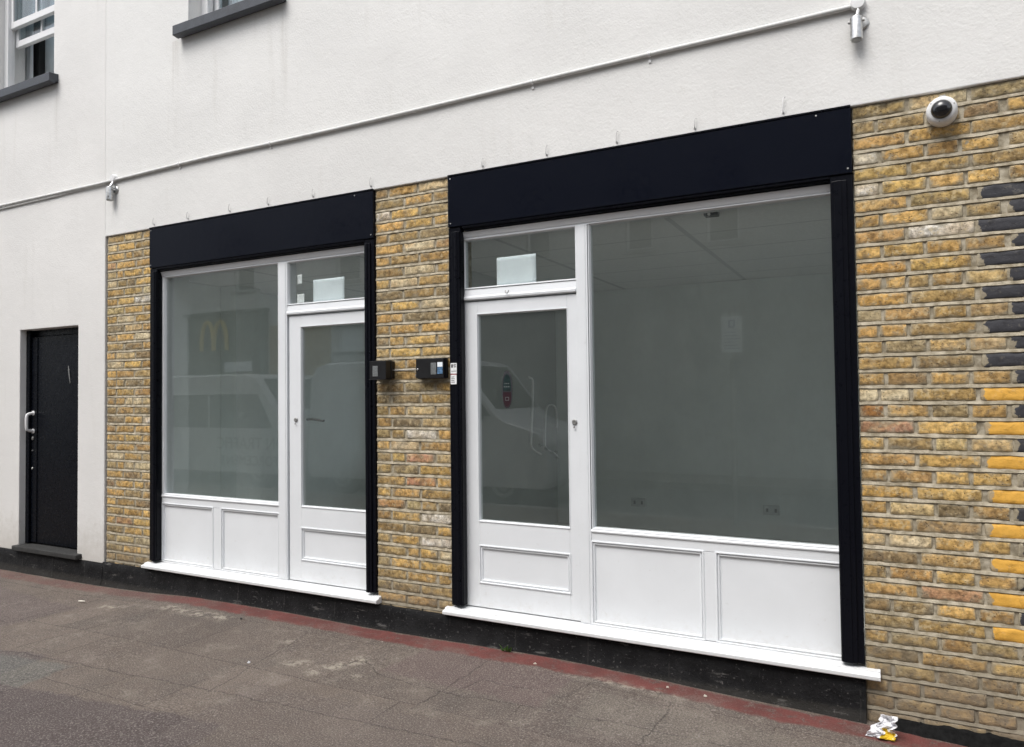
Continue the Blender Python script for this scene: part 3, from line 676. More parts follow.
# ------------------------------------------------------------------ shopfronts
YF, YG = .045, .064           # face of the white joinery, plane of the glass
RINGP = [(-.006, YF+.004), (-.006, YF-.003), (0., YF-.0045), (.003, YF-.003), (.004, YF+.007), (.008, YF+.007), (.009, YF+.001), (.015, YF+.0015), (.016, YF+.012), (.021, YF+.0135)]
def glass(b_, x0, x1, z0, z1): return b_.box(x0, x1, YG, YG+.006, z0, z1)
def beads(b_, x0, x1, z0, z1): return b_.ring(x0-.004, x1+.004, z0-.004, z1+.004, [(0, YF+.002), (.0, YF-.0025), (.004, YF-.0025), (.011, YG-.003), (.011, YG+.02)])
def shopfront(xo0, xo1, door_left, label, fm):
    """xo0..xo1: outer edges of the black surround"""
    root = empty('shopfront', ((xo0+xo1)/2, 0, .18), label, 'shopfront', 'shopfronts with black surrounds')
    pw = .090
    # black surround
    MB().box(xo0, xo1, -.012, .03, 2.632, RB-.003).build('fascia', fm, root, bevel=.004)
    for sx_, sz_ in ((xo0+.02, 2.655), (xo1-.02, 2.655), (xo1-.16, 2.945), (xo0+.02, 2.945)): MB().lathe([(0, .0045), (.0015, .0045), (.002, .003)], (sx_, -.0122, sz_), n=10).build('screw', 'galv', root)
    MB().box(xo0+.002, xo1-.002, -.016, .02, RB-.0025, RB+.006).build('fascia_capping', 'black', root)
    for a, s in ((xo0, 1), (xo1, -1)):
        pw = .088 if s == 1 else (.103 if door_left else .082)
        e = a+s*pw; lo, hi = min(a, e), max(a, e); m_ = a+s*.028
        MB().box(lo, hi, -.004, .044, .222, 2.629).box(min(m_, e-s*.004), max(m_, e-s*.004), -.014, -.0045, .222, 2.600).box(min(m_+s*.022, e-s*.018), max(m_+s*.022, e-s*.018), -.019, -.0145, .222, 2.600).build('pilaster', 'black', root, bevel=.003)
    MB().box(xo0+pw+.001, xo1-pw-.001, .006, .055, 2.606, 2.631).box(xo0+pw+.001, xo1-pw-.001, -.006, .0055, 2.617, 2.631).build('soffit_strip', 'black', root, bevel=.003)
    pw = .09
    X0, X1 = xo0+.012, xo1-.012              # joinery runs on behind the surround
    if door_left: d0, d1, w0, w1_ = X0+.052, .862, .944, X1; mu0, mu1 = .865, .937
    else: w0, w1_ = X0, -1.534; mu0, mu1 = -1.528, -1.444; d0, d1 = -1.430, X1-.02
    g0, g1 = (w0+.003, xo1-.052) if door_left else (xo0+.112, w1_)
    # frame: head, stall rail, jambs, mullion
    f = MB().box(X0, X1, YF+.002, .14, 2.557, 2.6055)
    f.extr([(YF+.002, 2.564), (YF-.004, 2.567), (YF-.018, 2.600), (YF+.002, 2.604)], X0, X1)
    f.box(mu0, mu1, YF-.004, .14, .208, 2.5565).box(mu0+.012, mu1-.012, YF-.007, YF-.0045, .215, 2.553)
    if door_left: f.box(X0, d0-.003, YF, .14, .208, 2.5565).box(g1, X1, YF, .14, .762, 2.5565)
    else: f.box(X0, g0, YF, .14, .762, 2.5565).box(d1+.003, X1, YF, .14, .208, 2.5565)
    wx0, wx1 = (mu1+.0005, X1) if door_left else (X0, mu0-.0005)
    f.box(wx0, wx1, YF, .14, .690, .7615)
    f.extr([(YF+.0, .742), (YF-.007, .744), (YF-.008, .752), (YF, .7612)], wx0, wx1)
    frame = f.build('frame', 'white', root, bevel=.003)
    # big pane
    p = glass(MB(), g0-.012, g1+.012, .755, 2.565).build('shop_window', 'glass', root)
    beads(MB(), g0, g1, .764, 2.556).build('glazing_bead', 'white', p)
    # stall riser with two panels
    sr = MB().box(wx0, wx1, YF+.013, .10, .208, .6895)
    mid = (1.617 if door_left else -2.186); hw = .036 if door_left else .048
    pa = [(wx0+.002, mid-hw), (mid+hw, wx1-.062 if door_left else wx1-.002)] if door_left else [(xo0+.093, mid-hw), (mid+hw, wx1-.002)]
    sr.box(mid-hw, mid+hw, YF+.001, YF+.0125, .210, .689)
    if door_left: sr.box(pa[1][1], wx1, YF+.001, YF+.0125, .210, .689)
    else: sr.box(wx0, pa[0][0], YF+.001, YF+.0125, .210, .689)
    riser = sr.build('stall_riser', 'white', root, bevel=.003)
    for a, e in pa: MB().ring(a, e, .214, .688, RINGP).build('panel_moulding', 'white', riser)
    # transom bar and the light above the door
    tx0, tx1 = (X0, mu0-.0005) if door_left else (mu1+.0005, X1)
    tb = MB().box(tx0, tx1, YF+.001, .14, 2.157, 2.228).extr([(YF+.001, 2.160), (YF-.010, 2.161), (YF-.012, 2.176), (YF-.004, 2.186), (YF+.001, 2.222)], tx0, tx1).build('transom_bar', 'white', root, bevel=.003)
    t0, t1 = (d0-.004+.02, mu0-.004) if door_left else (mu1+.004, X1-.05)
    tl = glass(MB(), t0-.01, t1+.01, 2.226, 2.562).build('transom_light', 'glass', root)
    beads(MB(), t0, t1, 2.236, 2.552).build('glazing_bead', 'white', tl)
    if door_left: MB().tube([(.392, YF-.008, 2.19), (.397, YF-.02, 2.20), (.403, YF-.022, 2.186), (.413, YF-.022, 2.183), (.42, YF-.018, 2.20)], .0035, 8).build('latch_hook', 'galv', tb)
    # door
    st0, st1 = (d0+.112, d1-.063) if door_left else (d0+.115, xo1-.112+.004)
    zb, zt = .214, 2.148
    dm = MB().box(d0, st0, YF+.006, .095, zb, zt).box(st1, d1, YF+.006, .095, zb, zt).box(st0, st1, YF+.006, .095, 2.066, zt).box(st0, st1, YF+.006, .095, .600, .754).box(st0, st1, YF+.006, .095, zb, .368).box(st0, st1, YF+.017, .085, .368, .600)
    door = dm.build('shop_door', 'white', root, bevel=.002)
    glass(MB(), st0-.01, st1+.01, .745, 2.075).build('door_glass', 'glass', door)
    MB().ring(st0-.004, st1+.004, .750, 2.070, [(0, YF+.007), (0, YF+.002), (.004, YF+.002), (.010, YG-.003), (.010, YG+.02)]).build('glazing_bead', 'white', door)
    MB().ring(st0-.004, st1+.004, .364, .604, [(0, YF+.008), (0, YF+.001), (.006, YF+.000), (.009, YF+.002), (.010, YF+.011), (.014, YF+.011), (.015, YF+.006), (.021, YF+.0065), (.022, YF+.0165), (.027, YF+.018)]).build('panel_moulding', 'white', door)
    lx = (d1-.022) if door_left else (d0+.065)
    MB().lathe([(0, .0165), (.006, .0165), (.009, .013), (.009, .006), (.006, .005)], (lx, YF+.006, 1.385 if door_left else 1.385), n=16).box(lx-.004, lx+.004, YF-.006, YF-.0025, 1.348, 1.360).build('door_lock', 'galv', door)
    if not door_left:
        MB().tube([(st0+.012, .098, 1.385), (st0+.012, .125, 1.385), (st0+.03, .135, 1.385), (st0+.14, .135, 1.375)], .009).build('lever_handle', 'plastic_b', door)
    # sill with stepped nosing
    MB().extr([(.14, .207), (.03, .2065), (-.018, .201), (-.018, .194), (-.048, .187), (-.050, .184), (-.050, .168), (-.047, .165), (-.030, .164), (-.030, .158), (.14, .158)], xo0-.045, xo1+(.068 if door_left else .035)).build('sill', 'white', root, bevel=.003)
    return root
shopfront(-2.922, -.598, False, 'shopfront at left with white stall riser and door on its right', 'fascia')
shopfront(.003, 2.364, True, 'larger shopfront with door at left and wide bare window', 'fascia')

# ------------------------------------------------------------------ things on and in the shopfronts
def wallray(px, py, y):            # where the line of sight through a measured point meets a plane of constant depth
    d_ = fw*720+rr*(px-512)-uu*(py-373.5); q = (y-CAM.y)/d_.y; return CAM+d_*q
def on_x(px, py, x):
    d_ = fw*720+rr*(px-512)-uu*(py-373.5); q = (x-CAM.x)/d_.x; return CAM+d_*q
def sheet(x0, x1, z0, z1, y, name, m, label, cat, group=None, curl=.006):
    b = MB(); n = 8
    for i in range(n+1):
        for j in range(n+1):
            u, v = i/n, j/n
            b.v.append((x0+(x1-x0)*u, y+curl*(u*(1-u))*2*math.sin(v*3), z0+(z1-z0)*v+.002*u)); b.c.append((1, 1, 1, 1))
    for i in range(n):
        for j in range(n): a = i*(n+1)+j; b.f.append((a, a+n+1, a+n+2, a+1)); b.mi.append(0); b.sm.append(True)
    o = b.build(name, m); s = o.modifiers.new('Solidify', 'SOLIDIFY'); s.thickness = .0006
    return tag(o, label, cat, group)
YI = YG+.010
sheet(-1.215, -.925, 2.240, 2.405, YI, 'paper_sheet', 'paper', 'pale blue paper sheet in the transom light of the left shopfront', 'paper', 'paper sheets in the transom lights')
sheet(.312, .588, 2.238, 2.420, YI, 'paper_sheet', 'paper', 'pale blue paper sheet above the door with the oval sticker', 'paper', 'paper sheets in the transom lights')
sheet(-1.368, -1.325, 2.385, 2.455, YI, 'paper_note', 'note', 'small tall white note, upper of two beside the paper sheet', 'note', 'small notes in the left transom light')
sheet(-1.372, -1.302, 2.245, 2.310, YI, 'paper_note', 'note', 'small square white note, lower of two beside the paper sheet', 'note', 'small notes in the left transom light')
# oval sticker on the door glass
st = empty('oval_sticker', (.382, YG-.002, 1.585), 'tall oval sticker, dark green above and maroon below, on door glass', 'sticker')
def oval(b_, cx, cz, rx, rz, y0, y1, a0=0, a1=360, n=40):
    pts = [(cx+rx*abs(math.cos(R(a)))**.75*math.copysign(1, math.cos(R(a))), cz+rz*math.sin(R(a))) for a in [a0+(a1-a0)*i/n for i in range(n if a1-a0 == 360 else n+1)]]
    k_ = len(pts); vs = [(x, y0, z) for x, z in pts]+[(x, y1, z) for x, z in pts]
    return b_.add(vs, [tuple(range(k_)), tuple(range(k_, 2*k_))[::-1]]+[(i, (i+1) % k_, k_+(i+1) % k_, k_+i) for i in range(k_)])
oval(MB(), .382, 1.585, .036, .118, YG-.0015, YG-.0005).build('backing', 'ink', st)
b = oval(MB(), .382, 1.575, .029, .106, YG-.0025, YG-.0017, 0, 180)
for cz, hw_ in ((1.622, .017), (1.602, .020)):
    for q in range(3): b.box(.382-hw_+q*hw_*.7, .382-hw_+q*hw_*.7+hw_*.4, YG-.0032, YG-.0026, cz-.004, cz+.003, 1)
b.build('upper_half', ['teal', 'grey'], st)
b = oval(MB(), .382, 1.568, .029, .090, YG-.0025, YG-.0017, 180, 360)
b.ring(.369, .395, 1.515, 1.537, [(0, YG-.0026), (0, YG-.0032), (.003, YG-.0032), (.003, YG-.0026)], 1).build('lower_half', ['maroon', 'grey'], st)

# wall boxes on the middle pier
bx = empty('wall_box', (-.465, 0, 1.72), 'black plastic wall box beside the left shop door, one grey window', 'wall box', 'black boxes on the middle brick pier')
MB().box(-.574, -.440, -.090, .008, 1.668, 1.785).box(-.579, -.435, -.034, -.030, 1.664, 1.789).box(-.58, -.436, -.096, -.02, 1.661, 1.6655).build('case', 'plastic_b', bx, bevel=.008, segs=3)
MB().box(-.548, -.505, -.0925, -.0885, 1.682, 1.752).build('display', 'grey', bx, bevel=.002)
by = empty('wall_box', (-.11, 0, 1.72), 'black plastic wall box with blue label, right one on the middle pier', 'wall box', 'black boxes on the middle brick pier')
MB().box(-.228, -.016, -.050, .008, 1.664, 1.790).box(-.233, -.011, -.022, -.018, 1.66, 1.794).build('case', 'plastic_b', by, bevel=.008, segs=3)
MB().box(-.112, -.070, -.0525, -.0485, 1.686, 1.762).build('display', 'grey', by, bevel=.002)
MB().box(-.060, -.022, -.0525, -.0485, 1.735, 1.765).box(-.060, -.022, -.0523, -.0485, 1.690, 1.7325, 1).build('blue_label', ['paper', 'blue'], by)
MB().lathe([(0, .007), (.003, .007), (.005, .005)], (-.214, -.050, 1.722), n=14).build('key_switch', 'chrome', by)
tag(MB().tube([(-.442, -.012, 1.724), (-.40, -.006, 1.722), (-.30, -.004, 1.723), (-.226, -.006, 1.726)], .0032).tube([(-.262, -.006, 1.682), (-.248, -.010, 1.69), (-.232, -.012, 1.70)], .006).build('connecting_cable', 'galv'), 'thin grey cable joining the two black wall boxes', 'cable')
# labels on the black pilaster
lb = empty('warning_label', (.052, -.02, 1.69), 'white label with red stripe stuck on the black pilaster', 'label')
MB().box(0.020, 0.066, -.0225, -.0195, 1.690, 1.757).box(0.026, 0.038, -.0234, -.0226, 1.728, 1.75, 1).box(0.042, 0.060, -.0234, -.0226, 1.742, 1.748, 1).box(0.045, 0.062, -.0234, -.0226, 1.730, 1.735, 1).box(0.026, 0.060, -.0234, -.0226, 1.704, 1.707, 1).build('upper_card', ['note', 'ink'], lb)
b = MB().box(0.020, 0.064, -.0225, -.0195, 1.622, 1.682)
for q in range(4): b.box(0.025, 0.052-.004*(q % 2), -.0234, -.0226, 1.634+q*.011, 1.637+q*.011, 1)
b.build('lower_card', ['note', 'ink'], lb)
MB().box(0.021, 0.065, -.0228, -.0195, 1.6825, 1.6895).build('red_stripe', 'red', lb)

# dome camera on the right pier
dc = empty('dome_camera', (2.752, 0, 2.852), 'white dome security camera high on the right brick pier', 'security camera')
ax = Vector((-.10, -1, -.06))
DC = Vector((2.752, .004, 2.858))
MB().lathe([(-.012, .062), (.018, .0645), (.060, .064), (.074, .058), (.079, .050), (.079, .040)], DC, ax, 36).build('housing', 'plastic_w', dc, bevel=.001)
MB().lathe([(.07, .0435)]+[(.077+.036*math.sin(R(a)), .0435*math.cos(R(a))) for a in range(0, 91, 9)], DC, ax, 32).build('dome', 'dome', dc)
b = MB(); axn = ax.normalized(); u_ = axn.orthogonal().normalized(); v_ = axn.cross(u_)
for a in (35, 155, 275):
    MB().lathe([(0, .0035), (.0025, .0035), (.003, .002)], DC+axn*.0755+(u_*math.cos(R(a))+v_*math.sin(R(a)))*.0535, ax, 10).build('screw', 'galv', dc)
MB().box(2.742, 2.768, -.006, .01, 2.925, 2.943).build('cable_entry', 'galv', dc, bevel=.002)

# conduit, spotlights
cp = []
for i in range(61):
    x = -10.4+(2.385+10.4)*i/60; cp.append((x, -.018+noise.noise((x*2, 0, 0))*.002, 3.442+.012*noise.noise((x*.7, 3, 0))-.010*max(0, min(1, (-3.4-x)/2))+.019*max(0, min(1, (x+.2)/2.5))))
cb = tag(MB().tube(cp, .0125, 12).build('cable_conduit', 'cable'), 'long pale conduit running across both white rendered walls', 'conduit')
b = MB()
for x in (-2.55, -1.55, .62, 1.35, -5.9):
    c_ = MB(); c_.lathe([(-.006, .0165), (.006, .0165)], (x, -.018, 3.442+.012*noise.noise((x*.7, 3, 0))+.019*max(0, min(1, (x+.2)/2.5))), 'x', 14).box(x-.006, x+.006, -.012, -.004, 3.41, 3.43); o = c_.build('clip', 'plastic_w', cb)
tag(MB().tube([(-10.4, -.012, 3.408), (-6, -.012, 3.410), (-4.3, -.012, 3.415), (-3.75, -.012, 3.424), (-3.5, -.012, 3.434)], .006, 8).build('loose_cable', 'cable'), 'thin second cable just under the conduit at left', 'cable')
def spot(x, z, label):
    s = empty('wall_spotlight', (x, -.004, z), label, 'wall light', 'metal spotlights hanging from the conduit')
    MB().lathe([(0, .036), (.022, .036), (.03, .030), (.032, .0)], (x+.008, -.004, z+.10), n=24).build('junction_box', 'plastic_w', s)
    MB().lathe([(0, .034), (.006, .034), (.012, .028), (.013, .012)], (x+.022, -.004, z), n=28).build('wall_plate', 'steel', s)
    MB().tube([(x+.01, -.018, z+.075), (x+.008, -.03, z+.055), (x+.004, -.044, z+.026)], .010, 10).tube([(x+.022, -.012, z), (x+.014, -.02, z+.0), (x+.004, -.040, z+.0)], .007, 10).build('bracket', 'chrome', s)
    MB().lathe([(-.070, .001), (-.070, .0265), (-.068, .0285), (.036, .0285), (.044, .0265), (.046, .022), (.046, .001)], (x, -.046, z-.026), Vector((0, .04, 1)), 28).build('lamp_body', 'steel', s)
    MB().lathe([(-.0725, .001), (-.0725, .022), (-.0705, .022)], (x, -.046, z-.026), Vector((0, .04, 1)), 24).build('lens', 'galv', s)
    for q, sg in ((0, 1), (1, -1)):
        MB().lathe([(0, .007), (.008, .007), (.01, .004)], (x+sg*.0275, -.046, z-.002), Vector((sg, 0, 0)), 12).build('pivot_knob', 'galv', s)
    return s
spot(2.398, 3.368, 'steel spotlight on the white wall above the larger shopfront')
spot(-3.392, 3.352, 'small steel spotlight near the joint between the two white walls')

# hooks left in the render above the fascias
HK = [(-2.87, .0), (-2.46, .0), (-1.985, .0), (-1.58, .0), (-1.14, .0), (-.62, .006), (.262, 0), (.705, .008), (1.147, .012), (1.593, .004), (2.047, .028)]
for i, (x, e) in enumerate(HK):
    h_ = .042+e; b = MB().tube([(x, .002, 2.995), (x, -.014, 2.995), (x+.001, -.019, 3.0), (x+.001, -.020, 2.995+h_*.6), (x+.004, -.019, 2.995+h_), (x+.010, -.017, 3.0+h_), (x+.013, -.014, 2.996+h_)], [.0026]*5+[.0022, .0016], 8).lathe([(0, .007), (.003, .007), (.004, .005)], (x, -.004, 2.995), n=10)
    big = i == len(HK)-1
    tag(b.build('wall_hook', 'plastic_w' if big else 'cable'), 'larger white hook in the render above the wide shop window' if big else 'small weathered wire hook in the render just above a black fascia', 'hook', 'hooks above the fascias')

# inside the right-hand shop
for x in (.235, 1.52):
    s_ = empty('wall_socket', (x, 3.2, .44), 'grey double socket low on the back wall, ' + ('nearer the shop door' if x < 1 else 'right one behind the wide window'), 'socket', 'sockets on the back wall')
    MB().box(x-.075, x+.075, 3.186, 3.1995, .395, .485).build('plate', 'socketg', s_, bevel=.003)
    for dx in (-.038, .038): MB().box(x+dx-.010, x+dx+.010, 3.183, 3.1855, .42, .455).build('outlet', 'grey', s_)
def px_path(pts, x=-.652): return [on_x(a, c, x) for a, c in pts]
def smooth(P, it=2):
    for _ in range(it):
        Q = [P[0]]
        for a, c in zip(P, P[1:]): Q += [a*.75+c*.25, a*.25+c*.75]
        P = Q+[P[-1]]
    return P
pp = empty('plumbing_pipe', on_x(525, 450, -.652), 'glossy white bent plumbing pipes on the inner wall behind the door glass', 'pipes')
MB().tube(smooth(px_path([(529, 377), (533, 379), (533, 392), (532, 420), (531, 440), (531, 447), (536, 452), (541, 454)])), .012).build('left_pipe', 'bright', pp)
MB().tube(smooth(px_path([(545, 446), (545, 428), (546, 410), (548, 405), (553, 404.5), (556, 408), (557, 420), (557, 428)])), .011).build('bent_pipe', 'bright', pp)
MB().tube(smooth(px_path([(545, 446), (548, 450), (555, 453), (559, 459), (560, 470), (560, 495), (561, 517)])), .009).build('waste_pipe', 'bright', pp)
for a, c in ((540, 445), (546, 449), (552, 453), (557, 458), (556, 452)): MB().lathe([(-.014, .008), (-.012, .014), (.012, .014), (.014, .008)], on_x(a, c, -.640), Vector((.2, .6, -.5)), 12).build('valve', 'chrome', pp)
fp = wallray(712, 214, .42)
ef = empty('ceiling_fitting', (fp.x, .42, 2.622), 'small dark fitting under the ceiling behind the wide window', 'fitting')
MB().box(fp.x-.040, fp.x+.040, .40, .44, 2.600, 2.6245).box(fp.x-.046, fp.x-.0405, .405, .435, 2.606, 2.6245).build('base', 'plastic_b', ef, bevel=.003); MB().lathe([(0, .007), (.012, .009), (.014, .005)], (fp.x-.012, .40, 2.611), n=14).build('eye', 'note', ef)

# ------------------------------------------------------------------ litter and weed
def crumple(cx, cy, cz, sx, sy, sz, seed, name, mats, label, cat, split=None):
    bm = bmesh.new(); bmesh.ops.create_icosphere(bm, subdivisions=4, radius=1)
    for v in bm.verts:
        n_ = noise.noise(v.co*1.6+Vector((seed, 0, 0)))*.7+abs(noise.noise(v.co*3.7+Vector((0, seed, 0))))*.6
        v.co *= .62+n_; v.co = Vector((v.co.x*sx, v.co.y*sy, max(v.co.z, -.55)*sz))
    for f in bm.faces:
        if split and split(f.calc_center_median()): f.material_index = 1
    me = bpy.data.meshes.new(name); bm.to_mesh(me); bm.free()
    for m_ in mats: me.materials.append(M[m_])
    o = bpy.data.objects.new(name, me); col.objects.link(o); o.location = (cx, cy, cz+gz(cx))
    return tag(o, label, cat)
b = MB(); n = 26
for i in range(n+1):
    for j in range(n+1):
        u, v = i/n-.5, j/n; q = Vector((u*5, v*5, 4.2))
        r1 = abs(noise.noise(q*.7))*.06+abs(noise.noise(q*1.5))*.02; r2 = noise.noise(q+Vector((9, 1, 2)))*.05
        fold = abs(((v*2.3+u*.9) % 1)-.5)
        b.v.append((2.435+u*.12*(1-.55*v)+r2*.7+.03*(v-.3), -.165+.045*v-r1+fold*.035, gz(2.44)+.004+max(0, (v-.12))*.105+r1*.35-fold*.012)); b.c.append((1, 1, 1, 1))
for i in range(n):
    for j in range(n):
        a = i*(n+1)+j; b.f.append((a, a+n+1, a+n+2, a+1)); b.sm.append(False); b.mi.append(1 if i > n*.55 and j < n*.5 and noise.noise((i*.22, j*.22, 1)) > -.25 else 0)
o = b.build('crumpled_wrapper', ['tissue', 'yellow']); m_ = o.modifiers.new('Solidify', 'SOLIDIFY'); m_.thickness = .0008
tag(o, 'crumpled white wrapper stained yellow at the foot of the brick', 'litter')
tag(MB().lathe([(0, .0055), (.032, .006), (.055, .005), (.058, .003)], (-3.155, -.445, .010+gz(-3.155)*.95), Vector((1, .25, .02)), 12).build('cigarette_end', 'filterp'), 'pale cigarette end lying on the pavement at left', 'litter')
for i, (x, y, s_, m_, lab) in enumerate(((-1.56, -.285, .009, 'pebble', 'tiny black pebble on the pavement beside the red margin'), (.66, -.16, .009, 'filterp', 'small pale chip on the red margin below the shop door'), (1.42, -.12, .007, 'filterp', 'pale paint flake on the red margin below the wide window'), (1.62, -.13, .009, 'filterp', 'pale gravel chip on the red margin near the brick pier'), (-.86, -.86, .010, 'tissue', 'white gravel chip out on the pavement near the pale scrape'))):
    crumple(x, y, s_*.5, s_, s_*.8, s_*.7, i*2.7+1, 'gravel_chip', [m_], lab, 'litter')['group'] = 'loose chips on the pavement'
rw = random.Random(4); b = MB()
for i in range(26):
    a = rw.uniform(0, 2*math.pi); L = rw.uniform(.03, .065); el = rw.uniform(.5, 1.3); wd = rw.uniform(.004, .007)
    base = Vector((.415+rw.uniform(-.03, .03), -.052+rw.uniform(-.008, .008), 0)); d_ = Vector((math.cos(a)*math.cos(el), -abs(math.sin(a))*math.cos(el)*.7, math.sin(el))); sd_ = d_.cross(Vector((0, 0, 1))).normalized()*wd
    tip = base+d_*L; mid_ = base+d_*L*.55+Vector((0, 0, .004))
    b.add([base, mid_-sd_, tip-Vector((0, 0, .004)), mid_+sd_, mid_+Vector((0, 0, -.0012))], [(0, 1, 2, 3), (0, 4, 1), (4, 2, 1), (0, 3, 4), (4, 3, 2)])
tag(b.build('weed', 'leaf'), 'small green weed growing where the black plinth meets the pavement', 'weed')

# ------------------------------------------------------------------ the far side of the street, seen in the shop glass
OY = -9.6
def opposite(x0, x1, wins, m, label):
    op = empty('terraced_building', ((x0+x1)/2, OY, 0), label, 'building')
    wall_holes(x0, x1, 0, 8.6, wins, OY, OY-.35).build('wall', m, op)
    for h_ in wins:
        f_ = MB(); f_.box(h_[0], h_[1], OY-.16, OY-.10, h_[2], h_[2]+.05).box(h_[0], h_[1], OY-.16, OY-.10, h_[3]-.05, h_[3]).box(h_[0], h_[0]+.05, OY-.16, OY-.10, h_[2]+.05, h_[3]-.05).box(h_[1]-.05, h_[1], OY-.16, OY-.10, h_[2]+.05, h_[3]-.05)
        w_ = f_.build('window', 'sash', op); MB().box(h_[0]+.05, h_[1]-.05, OY-.14, OY-.13, h_[2]+.05, h_[3]-.05).build('pane', 'signw' if h_[2] < 3 else 'vglass', w_)
        MB().box(h_[0]-.06, h_[1]+.06, OY-.10, OY+.06, h_[2]-.08, h_[2]-.003).build('sill', 'kerb', w_)
    MB().box(x0, x1, OY-.38, OY+.05, 8.603, 8.8).build('parapet', 'kerb', op)
    MB().box(x0, x1, -17, OY-.353, 0, 8.55).build('rear_block', m, op)
    return op
op = opposite(-26, -7.9, [(-12.9, -12.15, 4.35, 5.9), (-9.4, -8.65, 4.35, 5.9), (-9.38, -8.58, 2.62, 3.25), (-17.5, -16.7, 4.35, 5.9), (-21, -20.2, 4.35, 5.9)], 'opp', 'white building across the street with a dark green shopfront')
opposite(-7.897, 14, [(x, x+(.55 if x < -1 else .6), 4.35, 5.9) for x in (-6.6, -4.2, -2.0, -.42, 2.1, 4.6)], 'opp_darkened', 'plain building across the street, darkened so the parking sign stands out in reflection')  # unseen block added as a separate darker building to set off the sign's reflection
# dark green shopfront with the yellow arches
sf = MB().box(-14.6, -11.65, OY, OY+.10, .0, 3.75)
sf.box(-14.7, -11.60, OY+.003, OY+.18, 3.753, 3.84); sf.build('green_shopfront', 'green', op)
b = MB()
for cx in (-13.255, -13.745):
    pts = []
    for i in range(25):
        a = math.pi*i/24; pts.append((cx+math.cos(a)*.235, OY+.14, 2.80+.77*math.sin(a)**.8))
    b.tube(pts, .055, 8)
b.build('yellow_arches', 'yel', op)
MB().box(-13.1, -12.1, OY+.102, OY+.14, 2.22, 2.48).build('pale_sign', 'signw', op)
MB().box(-11.55, -9.55, OY, OY+.06, .0, 3.36).build('ochre_panel', 'ochre', op)

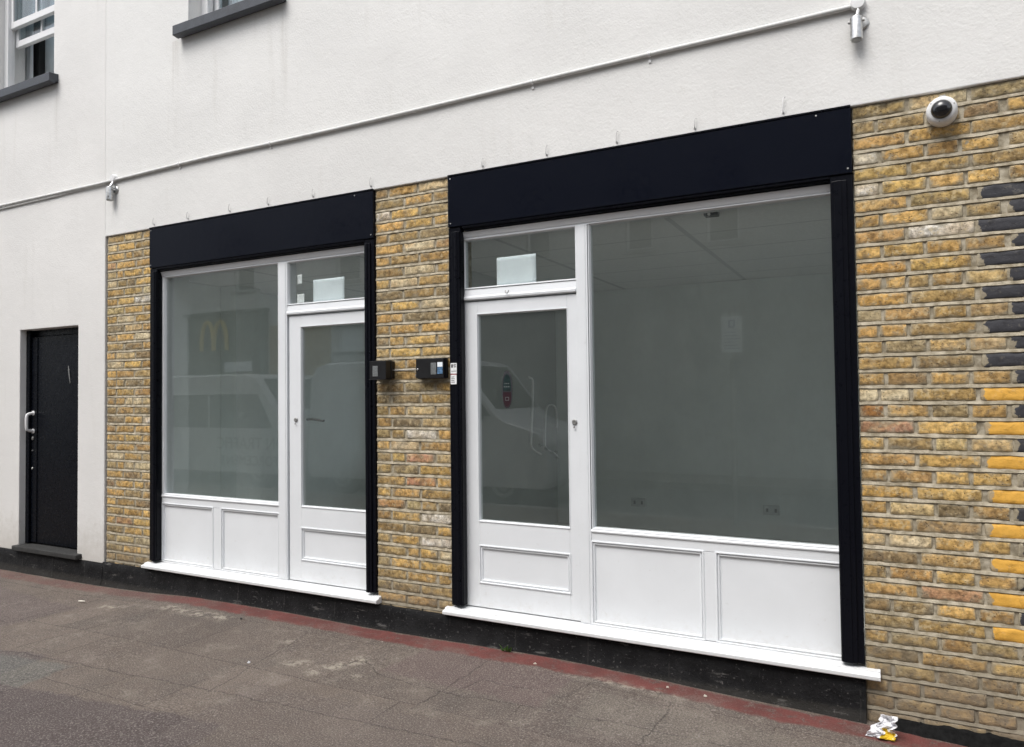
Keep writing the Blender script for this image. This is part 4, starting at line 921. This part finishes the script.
def van(x0, y_near, L, Hh, label, lettering, colr):
    nb = .16 if lettering else 0.
    v = empty('parked_van', (x0+L/2, y_near-.9, -.125), label, 'van', 'vans parked across the street')
    zb = .16; w = 1.78; y0, y1 = y_near-w, y_near
    prof = [(0, zb+.15), (.02, .95), (.10, Hh-.25), (.22, Hh-.06), (.45, Hh), (L*(.60+nb), Hh), (L*(.66+nb), Hh-.06), (L*(.80+nb*.75), 1.28), (L*(.84+nb*.6), 1.14), (L*(.96+nb*.1), .98), (L*.99, .82), (L, .50), (L-.02, zb+.10), (L-.10, zb), (.08, zb)]
    n = len(prof); vs = []
    for y, ins in ((y0, .10), (y0+.10, .0), (y1-.10, .0), (y1, .10)):
        for px_, pz in prof:
            k_ = 0; s_ = 1 if y > (y0+y1)/2 else -1
            cxm = L/2; vs.append((x0+cxm+(px_-cxm)*(1-ins*.15), y-s_*k_*.10, pz-(ins*.25 if pz > Hh-.1 else 0)))
    fs = [tuple(range(n)), tuple(range(3*n, 4*n))[::-1]]
    for q in range(3):
        for i in range(n): fs.append((q*n+i, q*n+(i+1) % n, (q+1)*n+(i+1) % n, (q+1)*n+i))
    MB().add(vs, fs).build('body', colr, v, bevel=.02)
    def side(name, pts, m):      # panels on the side nearest the shops
        bb = MB()
        for off in (.0,):
            P = []
            for px_, pz in pts:
                yy = y1; P.append((x0+px_, yy+.004, pz))
            k_ = len(P); bb.add(P+[(a, c-.03, e) for a, c, e in P], [tuple(range(k_)), tuple(range(k_, 2*k_))[::-1]]+[(i, (i+1) % k_, k_+(i+1) % k_, k_+i) for i in range(k_)])
        return bb.build(name, m, v)
    (sx0, sz0), (sx1, sz1) = (L*(.66+nb), Hh-.06), (L*(.80+nb*.75), 1.28); nl = math.hypot(sx1-sx0, sz1-sz0); ox, oz = (sz0-sz1)/nl*.004, (sx1-sx0)/nl*.004
    P_ = [(x0+sx0+(sx1-sx0)*q+ox, y, sz0+(sz1-sz0)*q+oz) for q in (.06, .95) for y in (y0+.14, y1-.14)]; P2 = [(a-ox*6, c, e-oz*6) for a, c, e in P_]
    MB().add(P_+P2, [(0, 1, 3, 2), (4, 6, 7, 5), (0, 4, 5, 1), (2, 3, 7, 6), (0, 2, 6, 4), (1, 5, 7, 3)]).build('windscreen', 'vglass', v)
    wb = .98 if lettering else 1.22
    side('side_window', [(L*.57, wb), (L*(.79+nb*.7), wb), (L*(.665+nb), Hh-.38 if lettering else Hh-.22), (L*.57, Hh-.38 if lettering else Hh-.20)], 'vglass')
    if lettering:
        side('side_window', [(L*.31, .98), (L*.56, .98), (L*.56, Hh-.38), (L*.31, Hh-.38)], 'vglass'); side('side_window', [(.25, .98), (L*.30, .98), (L*.30, Hh-.38), (.30, Hh-.38)], 'vglass')
        for txt, z, lx_, ls_ in (('ON TRAFFIC', .60, -6.90, .31), ('ENFORCEMENT', .31, -6.78, .25)):
            cu = bpy.data.curves.new('lettering', 'FONT'); cu.body = txt; cu.size = ls_; cu.extrude = .003; cu.align_x = 'LEFT'
            to = bpy.data.objects.new('lettering_text', cu); col.objects.link(to)
            bpy.context.view_layer.update()
            me = bpy.data.meshes.new_from_object(to.evaluated_get(bpy.context.evaluated_depsgraph_get())); bpy.data.objects.remove(to); bpy.data.curves.remove(cu)
            o = bpy.data.objects.new('lettering', me); me.materials.append(M['ink']); col.objects.link(o); o.parent = v
            o.matrix_parent_inverse = Matrix.Translation(v.location).inverted(); o.location = (lx_, y1+.006, z); o.rotation_euler = (R(90), 0, R(180))
    for wx in (L*.17, L*.83):
        for yy, sg in ((y1-.02, 1), (y0+.02, -1)):
            wh = MB().lathe([(-.2, .20), (-.2, .30), (-.17, .33), (-.03, .33), (.0, .30), (.0, .20)], (x0+wx, yy, .205), Vector((0, sg, 0)), 28).build('wheel', 'tyre', v)
            MB().lathe([(-.05, .20), (.006, .195), (.012, .16), (-.01, .12), (.012, .06), (.012, .001)], (x0+wx, yy, .205), Vector((0, sg, 0)), 24).build('rim', 'galv', wh)
    for yy in (y0+.2, y1-.2):
        MB().lathe([(0, .09), (.03, .08), (.04, .04)], (x0+L*.965, yy, .78), Vector((1, 0, .3)), 16).build('headlight', 'lamp_w', v); MB().box(x0-.012+.02, x0+.06, yy-.06, yy+.06, .75, 1.15).build('tail_light', 'lamp_r', v)
    MB().extr([(y0+.16, 1.20), (y1-.16, 1.20), (y1-.22, 1.22), (y0+.22, 1.22)], x0+L*.80, x0+L*.81).build('wiper', 'plastic_b', v)
    MB().lathe([(0, .02), (.07, .06), (.12, .055), (.14, .02)], (x0+L*.76, y1, 1.22), Vector((0, 1, .1)), 14).build('wing_mirror', 'plastic_b', v)
    return v
van(-11.6, -5.42, 4.85, 1.98, 'white van with traffic enforcement lettering parked across the street', True, 'van')
van(-6.45, -5.42, 4.65, 2.12, 'plain pale panel van parked across the street', False, 'van_grey')
sp_ = empty('parking_sign', (.91, -4.60, 0), 'white parking sign on a grey pole at the kerb', 'sign')
MB().lathe([(-.05, .03), (2.52, .03), (2.53, .02)], (.91, -4.63, 0), 'z', 16).build('pole', 'galv', sp_)
b = MB().box(.795, 1.03, -4.597, -4.592, 2.01, 2.43)
b.ring(.875, .95, 2.30, 2.39, [(0, -4.5918), (0, -4.590), (.016, -4.590), (.016, -4.5918)], 1)
for q in range(6): b.box(.825, 1.0-.02*(q % 3), -4.5918, -4.5905, 2.05+q*.038, 2.06+q*.038, 1)
b.build('plate', ['signw', 'signb'], sp_)
